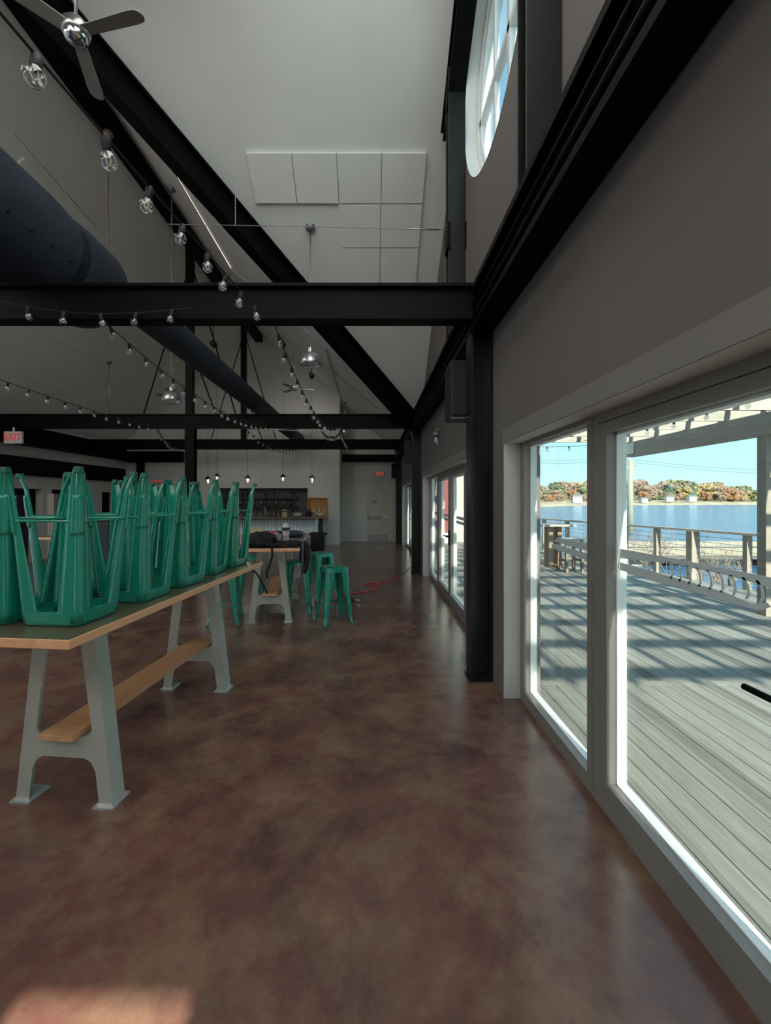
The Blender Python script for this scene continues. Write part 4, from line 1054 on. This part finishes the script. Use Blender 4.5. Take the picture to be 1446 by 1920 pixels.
for z in (0.55, 0.9, 1.25, 1.6): MB().box(-0.75, 0.75, -0.15, 0.15, z - 0.02, z).build('shelf_board', mat('dark_shelf_board', (0.035, 0.028, 0.024)), bs)
for s in (-1, 1): MB().box(s * 0.76 - 0.02, s * 0.76 + 0.02, -0.15, 0.15, 0, 1.75).build('side_frame', RUBBER, bs)
for z in (0.9, 1.25):
    for k in range(9):
        b = MB().lathe([(0.035, 0), (0.036, 0.12), (0.030, 0.16), (0.032, 0.17)], 10).build('jar', glass('jar_glass', (0.75, 0.78, 0.76), 0.4), None, True)
        b.location = (-8.8 + k * 0.15, 9.25, z + 0.001); tag(b, 'clear glass jar on the shelf unit at the far left edge, %s shelf' % ('upper' if z > 1 else 'lower'), 'jar', 'jars on the far left shelves')

# ------------------------------------------------------------------ deck, rail and pergola
DKZ = -0.05
DECKM = deck_material()
def rail_x(y): return 7.10 - 0.2 * (y - 8.2)
dk = MB()
x = 1.41
while x < 10.2:
    ymax = min(17.4, 8.2 - (x + 0.14 - 7.10 - 0.12) / 0.2)
    if ymax < 4.3: 
        if ymax > -5.9: dk.box(x, x + 0.139, -6, ymax, DKZ - 0.03, DKZ)
    else:
        dk.box(x, x + 0.139, -6, 4.03, DKZ - 0.03, DKZ); dk.box(x, x + 0.139, 4.22, ymax, DKZ - 0.03, DKZ)
    x += 0.145
dk.box(1.41, rail_x(4.1) + 0.1, 4.035, 4.215, DKZ - 0.03, DKZ + 0.001)
struct(dk.build('deck_floor', DECKM))
struct(MB().box(1.41, 6.0, -6, 17.4, DKZ - 0.25, DKZ - 0.05).build('deck_slab', mat('deck_underside', (0.05, 0.045, 0.04), 0.9)))
rl = thing('deck_railing', 'grey timber deck railing with thin cables overlooking the water', 'railing', (7.1, 8.2, DKZ))
p0, p1 = Vector((rail_x(16.2), 16.2, 1.0)), Vector((rail_x(-5.5), -5.5, 1.0))
MB().beam(p0, p1, 0.15, 0.045).build('top_rail', OLDWOODY, rl, world=True)
pyl = [15.9, 14.7, 13.5, 12.3, 11.2, 10.25, 9.35, 8.25, 6.9, 5.5, 4.1, 2.7, 1.3, -0.1, -1.5, -2.9, -4.3]
for k, y in enumerate(pyl):
    w = 0.085 if k == 6 else 0.05
    MB().box(rail_x(y) - w, rail_x(y) + w, y - w, y + w, DKZ, 0.98).build('post', OLDWOODZ, rl, world=True)
for k in range(8):
    z = 0.08 + k * 0.115
    a, b = p0.copy(), p1.copy(); a.z = z; b.z = z
    MB().tube([a, b], 0.004, 5).build('cable', mat('dark_cable', (0.12, 0.12, 0.12), 0.5, 0.5), rl, world=True)
pg = thing('pergola', 'weathered timber pergola roof over the deck', 'pergola', (5.83, 6.4, DKZ))
MB().box(5.74, 5.90, -4.5, 9.85, 2.60, 2.93, 0.01).build('main_beam', OLDWOODY, pg, world=True)
MB().box(5.72, 5.74, 9.55, 9.83, 2.66, 2.9).build('bolt_plate', mat('galvanised', (0.42, 0.46, 0.46), 0.4, 0.5), pg, world=True)
MB().box(1.41, 1.47, -4.5, 9.85, 2.68, 2.93).build('ledger', OLDWOODY, pg, world=True)
for y in (6.45, 1.2, -3.8): MB().box(5.75, 5.90, y - 0.075, y + 0.075, DKZ, 2.60).build('post', OLDWOODZ, pg, world=True)
yj = -0.78
while yj < 9.9:
    MB().box(1.41, 6.5, yj - 0.02, yj + 0.02, 2.932, 3.10).build('joist', OLDWOOD, pg, world=True); yj += 0.88
for k in range(9):
    xx = 1.7 + k * 0.58
    MB().box(xx, xx + 0.09, -1.2, 9.95, 3.102, 3.14).build('slat', OLDWOODY, pg, world=True)
string_lights('outdoor bulb string under the pergola along the deck', [(4.4, 3.5, 2.93), (4.6, 9.5, 2.93)], 0.10, 9, 0.034, 0.0)
string_lights('outdoor bulb string across the far end of the pergola', [(2.2, 9.72, 2.85), (5.6, 9.72, 2.90)], 0.05, 7, 0.034, 0.0)
# outdoor bar furniture
ot = thing('patio_bar_table', 'tall square brown timber table out on the deck', 'table', (4.64, 11.2, DKZ))
MB().box(-0.42, 0.42, -0.42, 0.42, 1.03, 1.075, 0.004).build('tabletop', OLDWOOD, ot)
for sx in (-1, 1):
    for sy in (-1, 1): MB().box(sx * 0.11 - 0.05, sx * 0.11 + 0.05, sy * 0.11 - 0.05, sy * 0.11 + 0.05, 0.06, 1.03).build('pedestal_post', BROWNW, ot)
MB().box(-0.36, 0.36, -0.05, 0.05, 0, 0.06).box(-0.05, 0.05, -0.36, 0.36, 0, 0.061).build('cross_foot', BROWNW, ot)
def patio_stool(x, y, rz, label):
    s = thing('patio_stool', label, 'stool', (x, y, DKZ), rz, 'brown timber stools on the deck')
    MB().box(-0.24, 0.24, -0.2, 0.2, 0.74, 0.785, 0.004).build('seat', OLDWOOD, s)
    for sx in (-1, 1):
        for sy in (-1, 1): MB().beam((sx * 0.20, sy * 0.17, 0), (sx * 0.19, sy * 0.15, 0.74), 0.06, 0.06, up=(1, 0, 0)).build('leg', BROWNW, s)
        MB().box(sx * 0.195 - 0.02, sx * 0.195 + 0.02, -0.15, 0.15, 0.25, 0.30).build('stretcher', BROWNW, s)
patio_stool(4.70, 10.35, 0.15, 'brown timber stool on the deck in front of the tall table')
patio_stool(4.42, 12.4, 0.1, 'brown timber stool on the deck behind the tall table')
# wing of the building at the far end of the deck
wg = MB(); wg.box(1.41, 6.45, 17.47, 17.65, DKZ, 4.2)
for k in range(21):
    z = DKZ + 0.0 + k * 0.2
    wg.slab([(3.28, 17.45, z), (6.45, 17.45, z), (6.45, 17.45, z + 0.2), (3.28, 17.45, z + 0.2)], (0, -1, 0), 0.012)
    wg.slab([(3.28, 17.438, z), (6.45, 17.438, z), (6.45, 17.438, z + 0.025), (3.28, 17.438, z + 0.025)], (0, -1, 0), 0.012)
struct(wg.build('wall_shingle', mat('pale_shingle', (0.56, 0.55, 0.44), 0.8, 0, 0.22, 5, stretch=(3, 1, 6))))
rdm = MB().box(2.45, 3.26, 17.34, 17.42, 0.35, 2.45)
ro = tag(rdm.build('red_door', mat('maroon_paint', (0.28, 0.055, 0.05), 0.5)), 'maroon door panel at the far end of the deck', 'door')
MB().box(2.40, 3.27, 17.32, 17.42, 2.45, 2.55).box(3.22, 3.27, 17.32, 17.42, 0.3, 2.45).build('door_casing', WHITE, ro)
tag(MB().box(2.3, 3.26, 16.95, 17.34, DKZ, 0.34, 0.01).build('white_bench', WHITE), 'white box bench under the maroon door outside', 'bench')

# ------------------------------------------------------------------ bay, bridge, far shore
WZ = -3.0
wt = MB(); wt.face([(-200, 17.7, WZ), (900, -300, WZ), (900, 700, WZ), (-200, 700, WZ)])
struct(wt.build('water', water_material()))
bk = MB(); bk.loft([[(6.0, y, -0.4) for y in (-6, 4, 10, 17.6)], [(8.6 - 0.03 * y, y, -1.2) for y in (-6, 4, 10, 17.6)], [(13 - 0.1 * y, y, WZ - 0.3) for y in (-6, 4, 10, 17.6)]])
struct(bk.build('bank_ground', mat('bank_earth', (0.13, 0.11, 0.07), 0.95, 0, 0.4, 1.5)))
CONC = mat('pale_concrete', (0.33, 0.285, 0.225), 0.8, 0, 0.12, 0.8)
bg = thing('causeway_bridge', 'pale concrete causeway bridge crossing the water beyond the railing', 'bridge', (30, 30, WZ))
MB().box(17.5, 62, 30.0, 36.0, -2.20, -1.90).build('bridge_deck', CONC, bg, world=True)
MB().box(17.5, 62, 30.0, 30.3, -1.90, -1.25).build('parapet', CONC, bg, world=True)
MB().box(17.5, 62, 29.7, 30.0, -2.42, -2.20).build('edge_girder', mat('dark_girder', (0.12, 0.11, 0.10), 0.7), bg, world=True)
MB().box(17.5, 62, 29.92, 29.98, -1.62, -1.54).build('guard_rail', mat('steel_guard_rail', (0.28, 0.28, 0.27), 0.5, 0.4), bg, world=True)
for xx in (18.5, 23.0, 30, 38, 46): MB().box(xx - 0.35, xx + 0.35, 30.5, 35.5, WZ - 0.5, -2.2).build('pier', CONC, bg, world=True)
for k in range(14): MB().box(18 + k * 3 - 0.08, 18 + k * 3 + 0.08, 29.98, 30.02, -1.9, -1.18).build('rail_post', CONC, bg, world=True)
for k, (xx, yy) in enumerate([(16.5, 22), (17.6, 22.3), (18.6, 22.6), (15.7, 21.5)]):
    o = tag(MB().lathe([(0.16, WZ - 0.5), (0.15, -1.95), (0.0, -1.9)], 12, (xx, yy, 0)).build('mooring_pile', mat('dark_pile', (0.10, 0.08, 0.065), 0.8), None, True), 'dark wooden mooring pile standing in the water below the bridge', 'pile', 'mooring piles below the bridge')
bt = thing('skiff', 'small white and red boat moored below the deck', 'boat', (16.2, 18.2, WZ))
hm = MB(); hm.loft([[(x * s, y, z) for x, z in ((-0.6, 0.55), (-0.5, 0.05), (0, -0.05), (0.5, 0.05), (0.6, 0.55))] for y, s in ((-1.6, 0.95), (-0.5, 1.0), (0.8, 0.85), (1.7, 0.05))])
solidify(hm.build('hull', mat('white_hull', (0.7, 0.7, 0.68), 0.4), bt, True), 0.04)
MB().box(-0.35, 0.35, -1.5, -0.2, 0.35, 0.95, 0.05).build('cockpit', mat('red_boat', (0.5, 0.05, 0.05), 0.4), bt)
# shore
sh = MB()
front = [(40, 150, 0), (88, 236, 0), (120, 285, 0), (166, 330, 0), (210, 348, 0), (338, 372, 0), (520, 400, 0), (800, 430, 0)]
rows = []
for d, z in ((0, WZ - 0.2), (6, WZ + 1.2), (25, WZ + 2.2), (110, 3.0), (320, 9.0)):
    rows.append([(x - d * 0.25, y + d, z) for x, y, _ in front])
sh.loft(rows)
struct(sh.build('shore_terrain', mat('sandy_shore', (0.42, 0.34, 0.22), 0.95, 0, 0.3, 0.08)))
def shore_y(x):
    for (xa, ya, _), (xb, yb, _) in zip(front, front[1:]):
        if xa <= x <= xb: return ya + (yb - ya) * (x - xa) / (xb - xa)
    return 400
kinds = [('rust-orange autumn tree on the far shore across the water', (0.32, 0.165, 0.085)), ('olive green tree on the far shore across the water', (0.21, 0.21, 0.115)),
         ('brown half-bare autumn tree on the far shore across the water', (0.27, 0.195, 0.145)), ('dark green evergreen tree on the far shore across the water', (0.11, 0.15, 0.10)), ('golden yellow autumn tree on the far shore across the water', (0.35, 0.26, 0.12))]  # tones paled to put distance haze into the foliage colours
protos = []
for k, (l, c) in enumerate(kinds):
    tr = thing('shore_tree', l, 'tree', (0, 0, -50), 0, l.split(' on ')[0] + 's of the far shore')
    cr = MB()
    cone = (k == 3)
    for j in range(13 if not cone else 7):
        a = j * 2.4; rr_ = (0.26 + 0.2 * ((j * 7) % 5) / 5) if j else 0.0
        z = (0.56 + 0.26 * math.sin(j * 1.7)) if not cone else 0.25 + 0.11 * j
        s_j = random.uniform(0.15, 0.26) if not cone else 0.36 - 0.045 * j
        cr.blob((rr_ * 0.75 * math.cos(a) * (0.5 if cone else 1), rr_ * 0.75 * math.sin(a) * (0.5 if cone else 1), z), (s_j, s_j, s_j * 0.85), 3, 0.7, 3.6, k * 9 + j)
    cr.build('crown', mat('tree_foliage_%d' % k, c, 0.95, 0, 0.45, 9), tr)
    MB().tube([(0, 0, -0.15), (0, 0, 0.5)], [0.035, 0.02], 6).build('trunk', mat('tree_bark', (0.12, 0.09, 0.07), 0.9), tr)
    protos.append(tr)
usedk = [False] * 5
def plant_tree(k, x, y, z, s, sw):
    if usedk[k]: o = copy_tree(protos[k])
    else: o = protos[k]; usedk[k] = True
    o.location = (x, y, z); o.scale = (s * sw, s * sw, s); o.rotation_euler.z = random.uniform(0, 6.28)
def ground_z(d):
    P = [(0, WZ - 0.2), (6, WZ + 1.2), (25, WZ + 2.2), (110, 3.0), (320, 9.0)]
    for (a, za), (b, zb) in zip(P, P[1:]):
        if a <= d <= b: return za + (zb - za) * (d - a) / (b - a)
    return 9
for row, (d, n, smin, smax) in enumerate([(34, 46, 6.5, 10), (62, 44, 9, 14.0), (105, 44, 11, 19)]):
    for i in range(n):
        x = 66 + (400 - 66) * (i + random.uniform(0.1, 0.9)) / n
        y = shore_y(x) + d + random.uniform(-7, 7)
        left = x < 175
        k = random.choices(range(5), [2, 2, 6, 1, 1] if left else [3, 4, 5, 2.2, 1.2])[0]
        s = random.uniform(smin, smax) * (0.78 if x < 205 else 1.0) * (1.15 if x > 280 else 1)
        if row == 0 and (abs(x / y * 820 - 386) < 10 or abs(x / y * 820 - 557) < 10 or abs(x / y * 820 - 602) < 10 or abs(x / y * 820 - 510) < 6): continue
        plant_tree(k, x - d * 0.25, y, ground_z(d), s, random.uniform(0.9, 1.3))
for px, py, Yd, w, h, l in [(1082, 936, 345, 6.5, 4.2, 'two-storey white house on the far shore at the left'), (1254, 934, 372, 5.5, 2.6, 'low white boathouse on the far shore beside the small white house'), (1297, 934, 376, 5.5, 2.9, 'small white gabled house on the far shore before green trees'), (1207, 936, 360, 4.5, 2.0, 'low pale cottage on the far shore by the utility pole')]:
    xx = (px - 697) * Yd / 820; zb = H + (936 - py) * Yd / 820
    hs = thing('shore_house', l, 'house', (xx, Yd, zb - 0.3), -0.2)
    MB().box(-w / 2, w / 2, -3, 3, -2.5, h * 0.68).build('house_walls', mat('white_clapboard', (0.55, 0.55, 0.53), 0.6), hs)
    rf = MB(); rf.loft([[(-w / 2 - 0.3, -3.4, h * 0.66), (-w / 2 - 0.3, 0, h), (-w / 2 - 0.3, 3.4, h * 0.66)], [(w / 2 + 0.3, -3.4, h * 0.66), (w / 2 + 0.3, 0, h), (w / 2 + 0.3, 3.4, h * 0.66)]])
    solidify(rf.build('house_roof', mat('pale_roof', (0.20, 0.205, 0.21), 0.7), hs), 0.2)
    for k in range(3): MB().box(-w / 2 + w * (k + 0.7) / 3.4 - 0.4, -w / 2 + w * (k + 0.7) / 3.4 + 0.4, -3.06, -3.0, h * 0.2, h * 0.45).build('house_window', mat('house_window_dark', (0.12, 0.14, 0.17), 0.3), hs)
# utility pole and wires
POLEM = mat('grey_pole', (0.34, 0.32, 0.25), 0.85)
up_ = thing('utility_pole', 'grey wooden utility pole between the deck and the water', 'utility pole', (35.5, 60, WZ))
MB().lathe([(0.42, -0.5), (0.30, 10.1)], 12).build('pole_shaft', POLEM, up_, True)
MB().box(-0.9, 0.9, -0.08, 0.08, 8.9, 9.1).build('cross_arm', POLEM, up_)
for s in (-1, 0, 1): MB().lathe([(0.07, 9.1), (0.07, 9.35)], 8, (s * 0.75, 0, 0)).build('insulator', mat('insulator', (0.25, 0.22, 0.2), 0.4), up_)
WIREM = mat('black_wire', (0.10, 0.12, 0.12), 0.5)
for k, (z0, z1, z2, l) in enumerate([(7.15, 7.05, 5.9, 'top'), (6.75, 6.70, 5.3, 'middle'), (3.6, 3.55, 3.0, 'lowest')]):
    tag(MB().tube(smooth_path([(18, 60, z0), (26, 60, z0 - 0.15), (35.5, 60, z1), (52, 65, (z1 + z2) / 2 - 0.2), (85, 74, z2)], 5), 0.022, 5).build('power_line', WIREM, None, True), 'thin black power line crossing the sky over the bay, %s wire' % l, 'power line')
# bare bushes and a green one
def bush(name, label, base, hgt, n, m, seed, spread=0.6):
    rnd = random.Random(seed); mb = MB()
    def grow(p, d, L, r, lev):
        q = p + d * L
        mid = (p + q) / 2 + Vector((rnd.uniform(-1, 1), rnd.uniform(-1, 1), 0)) * L * 0.06
        mb.tube([p, mid, q], [r, r * 0.85, r * 0.65], 4)
        if lev == 0: return
        for _ in range(3):
            nd = (d + Vector((rnd.uniform(-1, 1), rnd.uniform(-1, 1), rnd.uniform(-0.2, 0.7))) * spread).normalized()
            grow(p.lerp(q, rnd.uniform(0.5, 1.0)), nd, L * rnd.uniform(0.5, 0.8), r * 0.6, lev - 1)
    for k in range(n):
        a = rnd.uniform(0, 6.28)
        grow(Vector((0.12 * math.cos(a), 0.12 * math.sin(a), 0)), Vector((0.35 * math.cos(a), 0.35 * math.sin(a), 1)).normalized(), hgt * 0.42, 0.016, 3)
    o = mb.build(name, m); o.location = base; tag(o, label, 'shrub'); return o, rnd
TW = mat('bare_twig', (0.33, 0.25, 0.20), 0.9)
bush('bare_shrub', 'bare twiggy shrub behind the deck railing, right of the frame post', (8.4, 12.3, -1.5), 2.9, 7, TW, 5)
bush('bare_shrub', 'bare twiggy shrub with a few pink leaves behind the railing further right', (9.0, 10.9, -1.5), 2.5, 5, TW, 8)
bush('bare_shrub', 'bare twiggy shrub behind the railing near the tall deck table', (6.9, 15.5, -1.4), 2.6, 5, TW, 12)
gb = MB(); rnd = random.Random(3)
for k in range(240):
    d = Vector((rnd.gauss(0, 1), rnd.gauss(0, 1), abs(rnd.gauss(0, 1)))).normalized() * rnd.uniform(0.15, 0.5)
    t = Vector((rnd.uniform(-1, 1), rnd.uniform(-1, 1), rnd.uniform(-1, 1))).normalized() * 0.05; s = d.cross(t).normalized() * 0.035
    gb.face([d - t, d + s, d + t, d - s])
o = gb.build('green_shrub', mat('leaf_green', (0.13, 0.24, 0.04), 0.7, 0, 0.3, 9)); o.location = (8.25, 11.0, -0.9); tag(o, 'small leafy green shrub behind the railing foot', 'shrub')

# ------------------------------------------------------------------ light, sky and camera
SUN_EL = R(31); sx, sy = -0.085, 0.9964
sd = bpy.data.lights.new('sun', 'SUN'); sd.energy = 14.5; sd.angle = R(0.8); sd.color = (1.0, 0.93, 0.82)
so = bpy.data.objects.new('sun', sd); COL.objects.link(so)
dv = Vector((sx * math.cos(SUN_EL), sy * math.cos(SUN_EL), -math.sin(SUN_EL)))
so.rotation_euler = dv.to_track_quat('-Z', 'Y').to_euler()
so.location = (20, -30, 30)
w = bpy.data.worlds.new('bay_sky'); SC.world = w; w.use_nodes = True
nt = w.node_tree; nt.nodes.clear()
out = nt.nodes.new('ShaderNodeOutputWorld'); bgd = nt.nodes.new('ShaderNodeBackground')
tc = nt.nodes.new('ShaderNodeTexCoord'); sp = nt.nodes.new('ShaderNodeSeparateXYZ')
nt.links.new(tc.outputs['Generated'], sp.inputs[0])
c = ramp(nt, sp.outputs[2], [(0.0, (0.60, 0.84, 0.86)), (0.12, (0.50, 0.82, 0.90)), (0.35, (0.36, 0.66, 0.88)), (1.0, (0.22, 0.45, 0.80))])
nv = N(nt, 'ShaderNodeMapping'); nv.inputs['Scale'].default_value = (1, 1, 5); nt.links.new(tc.outputs['Generated'], nv.inputs['Vector'])
cl = ramp(nt, noise(nt, nv.outputs[0], 2.2, 6, 0.6), [(0.48, (0, 0, 0)), (0.75, (0.6, 0.6, 0.6))])
c = mix(nt, c, (0.86, 0.95, 0.97), cl)
nt.links.new(c, bgd.inputs[0]); bgd.inputs[1].default_value = 2.0
nt.links.new(bgd.outputs[0], out.inputs[0])

cam = bpy.data.cameras.new('camera'); co = bpy.data.objects.new('camera', cam); COL.objects.link(co)
co.location = (0, 0, H); co.rotation_euler = (PI / 2, 0, 0)
cam.sensor_width = 36; cam.sensor_fit = 'AUTO'; cam.lens = 820 / 1920 * 36
cam.shift_x = 26 / 1920; cam.shift_y = -24 / 1920
cam.clip_end = 2000; cam.clip_start = 0.05
SC.camera = co
SC.view_settings.view_transform = 'Standard'; SC.view_settings.look = 'None'
SC.view_settings.gamma = 1.0; SC.view_settings.use_curve_mapping = False
SC.view_settings.exposure = 0.0
SC.cycles.use_denoising = True
SC.cycles.max_bounces = 12; SC.cycles.diffuse_bounces = 8; SC.cycles.transparent_max_bounces = 24; SC.cycles.glossy_bounces = 5
SC.cycles.sample_clamp_indirect = 6.0
